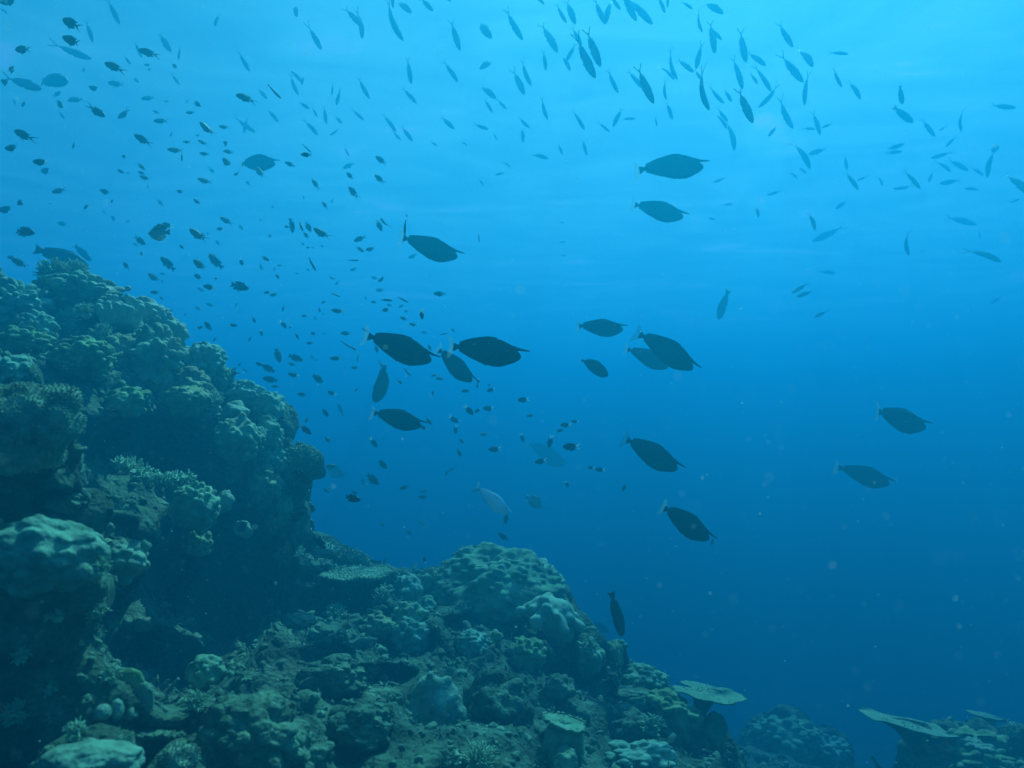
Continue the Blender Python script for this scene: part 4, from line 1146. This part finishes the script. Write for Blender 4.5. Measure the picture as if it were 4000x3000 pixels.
# every fish: species letter, tail x y, head x y in a 1000x750 window of the view enlarged 2.212 times, then - faint, = very faint, + close
FISH.update({
(0,0): """c 190 12 10 25;c 720 260 525 150;c 730 400 535 315;c 285 440 112 415;c 200 645 50 575;c 125 760 0 685;c 1075 610 900 540;
c 1370 470 1205 440;c 885 795 765 745;c 1075 730 940 720 -;c 720 835 595 880 -;c 1340 835 1225 860 -;c 1310 565 1245 560 -;c 1285 565 1293 615;c 1545 610 1490 550;
c 470 850 555 940;c 460 850 520 785 -;c 220 870 192 925;c 765 915 910 1010;c 1120 950 1025 1025;c 1455 1045 1330 1045;d 1660 870 1740 920;u 2000 1375 2437 1402 6.2;c 1690 970 1605 975;
c 1630 860 1610 890 -;c 1840 1180 1740 1060;c 1980 1105 1895 1095;c 1745 1172 1685 1168 -;c 1650 1235 1585 1225;c 1795 1250 1715 1215;c 2000 1280 1920 1215;c 2020 1312 1930 1308;
c 1820 1345 1725 1320;c 2020 1470 1920 1360;c 1585 1300 1450 1295;c 1300 1245 1170 1170;c 290 1210 120 1125;c 195 1285 30 1275;c 640 1225 630 1285;w 430 1415 290 1395;w 480 1490 340 1468 -;
c 1120 1365 1045 1345;c 1190 1405 1245 1465;c 1255 1505 1195 1485;c 1300 1560 1210 1520;c 1075 1500 1015 1465;c 1130 1505 1090 1490 -;c 1575 1320 1565 1390;c 1830 1590 1715 1545;
c 1800 1445 1855 1495 -;c 2085 1500 2015 1508;c 2110 1550 2160 1598 -;c 2210 870 2040 820;c 570 1630 455 1665;c 970 1685 865 1640;c 1600 1672 1525 1645;
c 1465 870 1420 880 =;c 1385 985 1320 955 =;c 1290 1585 1270 1630 =;c 1490 1140 1470 1180 =;
f 500 420 770 490;f 40 660 385 785;p 240 640 630 735 -;f 940 10 1025 200 -;f 755 190 795 360 =;f 1350 260 1490 460 -;f 1175 370 1215 490 =;f 1885 100 1860 235 =;f 1570 410 1530 510 =;
f 2065 470 2155 610 -;f 1060 470 1135 560 =;f 1110 630 1215 725 =;f 1480 640 1550 730 =;f 740 540 725 630 =;f 90 830 145 910 =;f 490 930 560 1030 -;f -10 50 60 115 -;f 2035 1045 2200 1130 =;f 2130 1000 2110 1150 =""",
(1000,0): """f 310 -30 365 165;f 755 45 932 243;f 910 120 918 340;f 1078 80 1272 322;f 1170 -70 1185 65;f 1180 -60 1352 135;f 1405 -40 1535 108;f 1600 -60 1688 18;f 465 250 570 437 -;f 1680 190 1762 425;
f 1868 105 2045 362;f 2140 105 2308 330;f 1305 525 1342 717 -;f 1625 530 1742 695 -;f 2088 455 1930 620 -;f 290 560 392 712 -;f 398 610 404 745 =;f 285 670 365 815 -;f 5 750 100 860 -;s 115 745 215 850;
f 878 685 977 840;f 672 720 650 820 =;f 722 780 698 915 -;f 1265 755 1385 887;f 1915 680 2077 872;f 2085 868 2167 945 -;f 1972 845 2043 970 -;f 95 930 190 1052 -;f 355 870 465 945 =;f 485 930 530 1010 =;
f 588 930 605 1065 =;f 670 990 750 1075 =;f 835 958 932 1035 -;f 1100 980 1207 1132 -;f 1168 1128 1252 1207 -;f 1252 1085 1355 1222 -;f 1588 995 1717 1122 -;f 1882 1072 2010 1122 -;f 437 1045 537 1172 -;
f 722 1118 637 1167 -;f 1505 1213 1567 1267 =;f 2038 1158 2090 1207 =;f 1772 1218 1825 1257 =;f 762 1275 805 1350 =;f 2138 1388 2200 1447 =;f 2157 1488 2068 1512 =;f 1922 1538 1965 1602 =;
s 402 1252 475 1312;c 492 1340 388 1335 +;c 340 1438 252 1402;c 1130 1422 1035 1350;c 850 1408 752 1452 -;c 845 1555 782 1488;c 1112 1582 1025 1510;c 550 1632 485 1550;c 70 1552 0 1440;c 880 1715 800 1610""",
(2000,0): """u 1090 1452 1715 1383 5.4;f 190 -50 282 40;f 372 50 475 190 -;f 468 -30 545 222;f 252 170 392 462;f 705 0 807 205;f 847 -30 812 200;f 855 -30 935 87 -;f 930 -60 1077 180;f 985 -40 1217 207;f 1262 -40 1325 107 -;f 1345 -50 1345 65 -;
f 1465 -5 1557 87 -;f 1640 -40 1817 145;f 520 235 602 395 -;f 552 378 470 528 -;f 640 265 765 577 +;f 558 360 717 678 +;f 272 440 295 602 -;f 435 450 502 612 =;f 18 595 105 832 -;f 52 555 172 727 -;f 808 618 925 792 -;
f 1068 585 1227 892 +;f 1000 600 1130 762 =;f 1290 480 1442 672;f 1300 540 1402 690 -;f 1430 480 1562 642;f 1632 390 1593 590 -;f 1545 125 1662 262 -;f 1712 175 1757 455 -;f 1708 230 1812 347 =;f 1910 490 2002 757;
f 1970 258 2015 552;f 2040 418 2180 585 -;f 1535 655 1722 937 +;f 1578 598 1642 702 =;f 1678 765 1842 882;f 1838 750 1892 890 =;f 2058 615 2122 732 -;f 2098 555 2248 785;f 1958 765 2072 1072 +;f 2310 785 2138 910 -;
f 1768 938 1867 1052 -;f 1782 955 1857 1112 -;f 1893 1035 1927 1288;f 1273 705 1345 852 -;f 1333 868 1387 1032 -;f 235 875 312 1032 -;f 42 1028 157 1097 -;f 93 1078 95 1232 -;f 528 945 628 1118 -;f 955 925 873 1092;
f 943 1018 1062 1032 =;f 743 1058 845 1135 -;f 1232 1008 1255 1092 -;f 598 1208 652 1337 =;f 398 1238 437 1337 =;f 158 1308 317 1378;f 1852 1538 1743 1572 -""",
(3000,0): """f 92 200 207 417 -;f 290 325 367 607;f 530 445 692 470 =;f 138 485 287 722;f 305 635 332 897;f 537 595 647 747 -;f 713 678 800 857 -;f 75 885 212 1112;f 388 955 457 1162 -;f 312 1108 415 1112 =;f 557 1065 460 1107 =;
p 1140 745 1155 905 -;p 1085 925 1245 1062 -;f 1340 1025 1427 1187 -;f 1605 965 1692 1127 =;f 1935 905 2122 942 =;f 1532 1098 1478 1132 =;f 1612 1188 1542 1267 -;f 262 1195 362 1457;f 528 1275 343 1337 -;f 268 1418 322 1507 =;
f 188 1468 257 1542 =;f 1002 1305 1172 1245 -;f 1008 1325 1165 1303 -;f 2092 1233 1898 1312 -;f 1572 1328 1408 1365 =;f 1468 1378 1582 1482 =;f 1565 1365 1722 1482 -;f 1910 1310 1890 1537;f 1768 1428 1852 1522 =;
f 665 1345 680 1470 =;f 678 1470 772 1642;f 1178 1468 1322 1627;f 847 1528 768 1562 =;f 963 1498 985 1607 =;f 1442 1468 1378 1577 =;f 1665 1553 1472 1592 -;f 1237 1632 1083 1625 -;f 1852 1632 1698 1630 =;
f 2095 1445 2235 1705;f 97 1078 -5 1182 -""",
(0,750): """c 97 55 217 113;d 132 165 -25 145;c 960 48 972 98 +;c 772 103 718 147;c 445 95 420 100 =;c 1415 122 1362 68 -;c 1732 112 1678 62;d 103 318 302 358;c 600 285 495 268 -;c 1022 257 950 208 -;c 915 190 888 160 =;
c 1130 250 1088 257 -;c 2010 272 1903 222;w 1942 322 1873 318;c 2050 272 2102 328 -;c 1782 432 1648 322;c 1772 392 1740 348 -;c 1800 378 1790 348 -;b 1488 352 1262 350 +;w 1492 302 1392 272;c 1385 300 1330 300;
c 1152 375 1257 455;c 1150 432 1187 467 -;c 1205 497 1232 552;c 1543 448 1587 492;c 1902 463 1863 418 -;p 298 482 712 612;r 612 448 802 597;c 38 548 122 570;c 235 650 108 577;c 1127 672 1058 608;d 1500 668 1397 565;
c 1792 685 1673 587;d 1912 655 1810 545;c 1875 560 1805 540;w 2063 567 2103 637;c 1388 785 1282 703;c 1432 713 1378 702 -;c 1432 797 1388 763 -;w 1755 755 1673 713;c 1892 762 1848 738;y 1880 842 1753 808;c 1772 862 1708 828 -;
d 1972 783 2152 838;c 1387 870 1298 865;c 1262 930 1292 898 -;c 1412 932 1378 903;c 1438 1003 1503 1030 -;c 1737 1027 1688 988 -;c 1852 987 1783 965 -;c 2020 992 2052 963 -;c 1407 1067 1383 1028 =;c 1627 1067 1583 1053 -;
s 1532 1083 1450 1097;w 1543 1192 1472 1170;d 1830 1195 1765 1120;w 1690 1187 1752 1163;y 1972 1150 2047 1152;c 1887 1258 1833 1287;c 2168 1243 2150 1292;c 1892 1372 1838 1368;c 2088 1470 2055 1508;c 2147 1557 2093 1528 -;
c 2180 1075 2205 1130;c 2085 1030 2050 1042 =""",
(1000,750): """c 112 122 162 132 -;c 412 70 410 30 =;c 665 55 650 95 =;c 622 142 573 88;c 15 245 55 245 -;d 308 235 320 355;c 300 310 243 295;s 352 228 417 347;c 420 245 478 345;c 462 407 410 348;c 630 412 505 313;c 93 373 137 385;
c 388 440 422 457;c 422 482 465 480;c 478 482 498 480;c 582 478 560 458;c 1040 230 1085 335;c 1122 325 1087 223;c 950 382 843 422;c 868 460 927 517;c 1042 495 943 495;c 965 530 965 560 =;s 803 590 892 592;c 877 648 812 683 -;
s 452 573 517 680;c 43 548 113 595;c 38 615 47 675 -;c 160 650 155 685 -;c 232 630 183 635 -;c 440 648 460 687 -;c 332 693 367 712 -;c 213 760 168 712;c 625 728 682 752 -;c 732 778 678 798 -;c 983 733 1052 748 -;c 1138 743 1048 768;
c 1117 845 1033 850 -;w 130 857 72 875;c 188 878 123 897;s 648 868 727 907;c 607 935 567 962;c 940 895 955 935 -;c 1047 950 993 952;s 1062 922 1185 942;s 1218 898 1320 957;c 1645 883 1533 875;c 1183 992 1130 968 -;w 1168 1015 1087 1020;
c 1282 970 1233 1000 -;c 1328 1008 1280 1042 -;y 768 1042 653 1018;c 237 980 230 1032;c 545 995 552 1038;c 575 1035 585 1065 -;c 510 1065 512 1107 -;c 383 1070 437 1070;y 1420 1005 1440 1103 +;c 1312 1112 1243 1078;c 1403 1158 1323 1138;
w 212 1110 263 1178;w 308 1148 290 1180;w 38 1183 52 1243;c 378 1278 343 1223;c 538 1227 468 1220;c 610 1230 575 1225 -;c 828 1222 733 1220;c 497 1300 437 1310;s 738 1293 828 1348;c 818 1325 862 1370;c 1488 1222 1430 1208 -;
c 1722 1217 1688 1180;s 1662 1222 1588 1232;s 895 1173 972 1207;c 1030 1310 1048 1387;c 1488 1310 1512 1372;d 175 1350 205 1475;d 282 1412 403 1455;d 163 1555 50 1492;d 55 1500 0 1475;d 182 1630 62 1608;c 460 1400 502 1440 -;
c 542 1450 500 1450 -;c 345 1497 278 1478;y 745 1435 643 1440;s 882 1400 875 1467;c 888 1515 823 1520;d 592 1655 487 1578;w 375 1590 278 1570;s 1278 1520 1338 1592;c 1503 1597 1558 1578;c 1627 1615 1553 1610;c 1215 1615 1260 1660;
w 1930 1605 1915 1655;s 1932 365 1925 432;c 1300 185 1303 220;s 1283 245 1285 372 +;c 1395 538 1318 572 -;u 1235 430 1802 522 4.6;u 925 1238 1592 1430 3.0;u 1632 1322 2367 1382 2.8;u 1545 1362 1922 1637 4.0;s 1405 1385 1462 1445;t 1213 1487 1005 1815""",
(2000,750): """f 1815 105 1902 108 -;f 1680 230 1762 232 -;f 2128 85 2122 227;r 1872 852 1772 1105 -;u 1030 100 1530 200 6.4;u 550 1175 1000 1153 5.2;u 1095 1205 1642 1522 4.4;u 988 1345 1400 1505 5.6;g 590 1452 838 1575 4.6;
f 410 545 470 552 =;f 475 425 410 440 =;f 405 255 450 270 =;f 310 1240 270 1268 =""",
(3000,750): """f 372 155 405 332;f 717 52 583 147 -;f 637 318 397 417 -;f 1128 358 1235 542;f 1555 207 1787 288 -;f 1788 328 1852 402 =;f 1762 460 2010 607;f 345 788 212 872;f 405 850 243 907;f 502 1033 398 1082;f 450 685 592 702 -;f 1208 938 1228 1002 =;
f 2022 903 1917 965 -;f 1320 512 1358 500 =;f 2182 58 2108 87 =;f 118 3 -5 20 -""",
(0,1500): """s 782 180 925 272;s 1065 405 1165 448;h 1285 345 1225 500;c 842 462 820 485 =;c 765 505 740 550 =""",
(1000,1500): """c 203 20 133 22;d 432 95 358 85;w 693 95 617 65;c 885 35 850 65;d 207 128 138 132;d 570 215 628 282;r 753 275 708 168;c 458 282 422 333;y 370 345 475 435;c 282 370 262 412;c 658 518 593 458;w 992 460 1045 547;c 1122 465 1087 475 -;
c 1462 280 1515 348;y 1488 397 1412 360;y 1525 48 1527 98;c 1645 75 1662 60 =;c 1860 62 1773 60;d 1910 -5 1913 38;w 2072 40 1993 62;w 2035 5 2000 10;w 1798 185 1877 265;w 1948 208 1888 248;w 2068 212 1960 210;w 1662 278 1747 330;w 1718 345 1728 433;
c 2008 425 1938 440;c 1752 465 1793 515;c 1733 548 1772 628;w 2125 555 2008 570;c 1535 540 1490 548 =;c 1510 740 1540 765 =;b 600 720 770 795 -;c 578 708 692 715;d 1058 655 1130 732;d 955 775 1058 872;c 915 795 930 875 -;c 575 898 632 940;
c 818 915 872 952;d 752 978 908 1000 +;c 900 1055 925 1040 -;c 1322 870 1242 912;c 1495 930 1413 928 -;c 1490 985 1407 970;c 1725 720 1660 750 -;c 1655 750 1638 790;v 1905 885 2215 1120 4.6;c 2165 1105 2155 1208;d 2172 1352 2092 1287;
c 1063 1210 1113 1222;c 1465 1235 1408 1182 -;c 1505 1230 1545 1245 =;c 1292 1272 1348 1295;w 1468 1553 1450 1495;d 610 1415 495 1325 +;d 325 745 480 855 +;d 300 1195 415 1100 +;u 990 235 1480 342 3.7""",
(2000,1500): """w 155 128 48 142;c 195 270 127 278;w 578 330 513 320;w 520 352 417 355;d 443 392 388 412;w 83 425 97 503;w 337 440 320 550;w 598 545 438 542;u 125 505 500 700 13;w 305 660 198 675;w 718 728 653 718;w 810 740 718 740;w 462 835 485 892;
c 993 857 953 927;u 945 470 1497 722 4.1;u 1260 1045 1772 1337 3.5;d 1735 1340 1722 1388;k 135 970 265 1070""",
(3000,1500): """u 840 250 1442 342 5.2;u 618 730 1107 842 5.8""",
(2000,2250): """r 858 140 955 525 +;d 700 400 835 490 -""",
})



def heading(dx, dy):
    """How the picture shows the fish heading (dy down)."""
    a = math.degrees(math.atan2(dy, dx)) % 360
    return ['heading right', 'diving right', 'nosing straight down', 'diving left', 'heading left', 'rising left', 'pointing straight up', 'rising right'][int((a + 22.5) // 45) % 8]


UNI_LABEL = {   # by nearest snout position
    (1105, 635): 'faint horned unicornfish, highest on the reef side, a small fish before its belly',
    (1800, 985): 'horned unicornfish swimming alone, a slender fish standing upright over its tail',
    (1700, 1390): 'large dark horned unicornfish trailing a pale tail with a striped fish on it',
    (2060, 1372): 'darkest horned unicornfish, level, its pale tail overlapping a fainter one diving below',
    (1860, 1485): 'dimmer horned unicornfish diving between the two darkest ones',
    (2760, 624): 'higher of two hazy horned unicornfish, just below the fusilier shoal',
    (2680, 840): 'lower and fainter of two hazy horned unicornfish below the fusilier shoal',
    (2440, 1272): 'horned unicornfish with back arched, level, above the hornless round one',
    (2735, 1435): 'deep-bodied horned unicornfish diving steeply in front of another',
    (2620, 1430): 'unicornfish half hidden behind the steeply diving deep-bodied one',
    (2225, 1815): 'ghostly unicornfish almost lost in the haze behind white-tailed fish',
    (1660, 1655): 'horned unicornfish under the upright parrotfish, tiny fish at its snout',
    (2670, 1825): 'horned unicornfish diving, upper of two over the deep blue drop-off',
    (2795, 2100): 'horned unicornfish diving, lower of two over the drop-off, with a pale fleck on its flank',
    (3645, 1655): 'rightmost horned unicornfish, level, upper of the far pair',
    (3495, 1880): 'horned unicornfish with a pale chin, lower of the far pair',
}
SPECIAL = [   # species, mid pixel, label
    ('p', (197, 310), 'hazy long-bodied parrotfish touching another slender fish, near the upper left edge'),
    ('p', (228, 997), 'dark parrotfish gliding right above the spiky coral tuft'),
    ('p', (3518, 373), 'stout blurred grey fish hanging head down below the surface ripples'),
    ('p', (3526, 449), 'stout grey fish diving right, just under another blurred one at the right'),
    ('r', (318, 1032), 'slim dark wrasse diving right beside the parrotfish over the reef top'),
    ('r', (2823, 1193), 'solitary spindle-shaped wrasse standing upright in open water'),
    ('r', (1330, 1597), 'small dark wrasse standing upright near the reef edge skyline'),
    ('r', (2409, 2400), 'large dark wrasse hanging head down beside the biggest dome coral'),
    ('t', (1501, 1496), 'banded dark parrotfish curving head down under the large dark unicornfish'),
    ('h', (567, 1691), 'blurred pale fish against the dark hollow of the reef'),
    ('b', (620, 909), 'pale striped butterflyfish swimming left with dark fish beside it'),
    ('b', (1310, 1842), 'dim round butterflyfish nosing down off the reef edge'),
    ('k', (2090, 1960), 'blotchy pale see-through-looking fish below the white-tailed ones'),
    ('g', (2323, 1434), 'hornless round surgeonfish diving below the arched unicornfish'),
    ('v', (1930, 1953), 'pale blue unicornfish diving, the only light-coloured one'),
]
ANCHORS = [((1060, 640), 'the faint horned fish'), ((1680, 985), 'the lone horned fish'), ((2640, 640), 'the higher hazy unicornfish'), ((2590, 840), 'the lower hazy unicornfish'), ((1560, 1350), 'the large dark unicornfish'),
           ((1905, 1370), 'the darkest unicornfish'), ((1495, 1500), 'the banded parrotfish'), ((1560, 1640), 'the unicornfish under the parrotfish'), ((1930, 1955), 'the pale blue unicornfish'), ((230, 1060), 'the crowning spiky tuft'),
           ((475, 1185), 'the pale finger coral'), ((800, 1400), 'the jutting dome coral'), ((955, 1545), 'the pale ribbed dome'), ((1180, 1785), 'the nubby coral on the reef edge'), ((1370, 2240), 'the fringed table coral'), ((1960, 2200), 'the biggest dome coral'),
           ((620, 909), 'the striped butterflyfish'), ((2600, 1370), 'the steeply diving unicornfish'), ((2500, 1780), 'the upper drop-off unicornfish'), ((2600, 2030), 'the lower drop-off unicornfish'), ((3500, 1640), 'the far level unicornfish'), ((2823, 1193), 'the upright spindle wrasse'),
           ((197, 310), 'the hazy parrotfish'), ((500, 1570), 'the warty coral head'), ((0, 0), 'the top left corner'), ((4000, 0), 'the top right corner'), ((1300, 0), 'the top edge, left of centre'), ((2050, 0), 'the middle of the top edge'), ((2800, 0), 'the top edge, right of centre'),
           ((4000, 750), 'the right edge, high up'), ((0, 750), 'the left edge, high up'), ((3300, 300), 'the bright surface ripples'), ((600, 450), 'the open water top left'), ((3400, 900), 'the blue water below the shoal'), ((2150, 1640), 'the loose white-tailed group')]
ORD = ['nearest', 'second nearest', 'third nearest', 'fourth nearest', 'fifth nearest', 'sixth nearest', 'seventh nearest', 'eighth nearest', 'ninth nearest', 'tenth nearest', 'eleventh nearest', 'twelfth nearest']


def nearest(table, x, y, r):
    best = min(table, key=lambda q: (q[0][0] - x) ** 2 + (q[0][1] - y) ** 2)
    return best if math.hypot(best[0][0] - x, best[0][1] - y) < r else None


def build_fish():
    rs = random.Random(21)
    small, count = [], {}
    for (ox, oy), text in FISH.items():
        for e in text.replace('\n', '').split(';'):
            q = e.split()
            sp = q[0]
            tx, ty, hx, hy = (float(v) / 2.212 for v in q[1:5])
            tx, hx, ty, hy = tx + ox, hx + ox, ty + oy, hy + oy
            fl = q[5] if len(q) > 5 else ''
            name, cat, bm_, tm_, length, call, group = SPECIES[sp]
            mx, my = (tx + hx) / 2, (ty + hy) / 2
            px = math.hypot(hx - tx, hy - ty)
            yaw = R(rs.uniform(-20, 20)) if sp not in 'uv' else R(rs.uniform(-10, 10))
            if fl.replace('.', '').isdigit():
                d = float(fl) * 1.2
                L = px * d / FPX / math.cos(yaw)
            else:
                L = length * {'-': 1.6, '=': 2.6, '+': .8, '': 1.05}[fl] * rs.uniform(.93, 1.07)
                d = L * math.cos(yaw) * FPX / px
                cap = {'': 10.0, '+': 6.0, '-': 15.0, '=': 24.0}[fl]
                floor = {'': 2.2, '+': 1.8, '-': 6.5, '=': 12.0}[fl]
                if sp in 'cwyds':
                    cap = {'': 6.5, '+': 3.8, '-': 11.0, '=': 18.0}[fl]
                d = min(max(d, floor), cap)
            lift = at(mx, my, 1.0).z      # nothing swims above the sea surface
            if lift > 0:
                d = min(d, (SURF_Z - .45) / lift)
            if True:
                L = px * d / FPX / math.cos(yaw)
            c = at(mx, my, d)
            v = (RIGHT * (hx - tx) - UPV * (hy - ty)).normalized()
            f = (v * math.cos(yaw) + FWD * math.sin(yaw)).normalized()
            up = Vector((0, 0, 1)) + UPV * .3
            if abs(f.z) > .85:      # steep divers: the back faces the side they lean to
                up = up + RIGHT * (.8 if hx >= tx else -.8)
            side = up.cross(f).normalized()
            top = f.cross(side)
            M = Matrix((f, side, top)).transposed() @ Matrix.Rotation(R(rs.uniform(-12, 12) if sp not in 'uv' else rs.uniform(-5, 5)), 3, 'X')
            M = M.to_4x4()
            M.translation = c
            M = M @ Matrix.Scale(L, 4)
            nv = len(BENDS[sp])
            var = rs.randrange(nv)
            split = sp in 'uvgprtwybk' or (sp in 'fd' and px > 95)
            if split:
                o = link(name, MESH[sp, var, 'body'])
                link('tail_fin', MESH[sp, var, 'tail'], o)
                if sp in 'uv':
                    for s in (-1, 1):
                        link('eye', _eye[s], o)
                        if sp == 'u':
                            link('pectoral_fin', _pec[s], o)
            else:
                o = link(name, MESH[sp, var, 'whole'])
            o.matrix_world = M
            if sp == 'u':
                lab = nearest([(k, v) for k, v in UNI_LABEL.items()], hx, hy, 160)
                tag(o, lab[1], 'fish', group)
                continue
            spec = nearest([(p, l) for s, p, l in SPECIAL if s == sp], mx, my, 90) if any(s == sp for s, _, _ in SPECIAL) else None
            if spec:
                tag(o, spec[1], 'fish', group)
                continue
            tone = {'-': 'faint', '=': 'ghostly faint', '+': 'close', '': ''}[fl]
            an = min(ANCHORS, key=lambda q: (q[0][0] - mx) ** 2 + (q[0][1] - my) ** 2)
            dx, dy = mx - an[0][0], my - an[0][1]
            pl = an[1]
            if 'edge' in pl or 'corner' in pl or 'water' in pl or 'ripples' in pl or 'group' in pl:
                where = 'near'
            elif abs(dx) > abs(dy):
                where = 'right of' if dx > 0 else 'left of'
            else:
                where = 'below' if dy > 0 else 'above'
            key = (sp, tone, heading(hx - tx, hy - ty), where, pl)
            count.setdefault(key, []).append((math.hypot(dx, dy), o))
            tag(o, None, 'fish', group)
    for (sp, tone, hd, where, pl), lst in count.items():
        lst.sort(key=lambda t: t[0])
        call = SPECIES[sp][5]
        for i, (_, o) in enumerate(lst):
            base = (tone + ' ' if tone else '') + call + ' ' + hd
            if len(lst) == 1:
                o['label'] = base + ', ' + where + ' ' + pl
            elif where == 'near':
                o['label'] = base + ', ' + ORD[i] + ' to ' + pl
            else:
                o['label'] = base + ', ' + ORD[i] + ' ' + where + ' ' + pl
build_fish()

# drifting specks in the water: beyond counting
def specks():
    rs = np.random.default_rng(77)
    s = Soup()
    V0, F0 = ico(1)
    n = 0
    while n < 2100:
        d = rs.uniform(.16, 1) ** 1.3 * 3.6
        p = at(rs.uniform(-150, 4150), rs.uniform(-100, 3100), d)
        if BVH.ray_cast(Vector((0, 0, 0)), p.normalized(), p.length + .05)[0] is not None:
            n += .2
            continue
        r = rs.uniform(.0003, .0009) * (1 + 1.2 * (rs.random() < .1)) * (.5 + .35 * d)
        s.add(V0 * r * np.array([rs.uniform(.6, 1.5), rs.uniform(.6, 1.3), rs.uniform(.5, 1.1)]) + np.array(p), F0)
        n += 1
    V, F = s.arrays()
    m, n_, L = new_mat('drifting_specks')
    out = n_.new('ShaderNodeOutputMaterial')
    b = n_.new('ShaderNodeBsdfPrincipled')
    b.inputs['Base Color'].default_value = (.85, .88, .8, 1)
    b.inputs['Roughness'].default_value = .7
    t = n_.new('ShaderNodeBsdfTranslucent')
    t.inputs[0].default_value = (.95, .97, .92, 1)
    mx = n_.new('ShaderNodeMixShader')
    mx.inputs[0].default_value = .7
    L.new(b.outputs[0], mx.inputs[1])
    L.new(t.outputs[0], mx.inputs[2])
    L.new(mx.outputs[0], out.inputs[0])
    tag(link('drifting_specks', mesh_np('drifting_specks', V, F, True, [m])), kind='stuff')
specks()
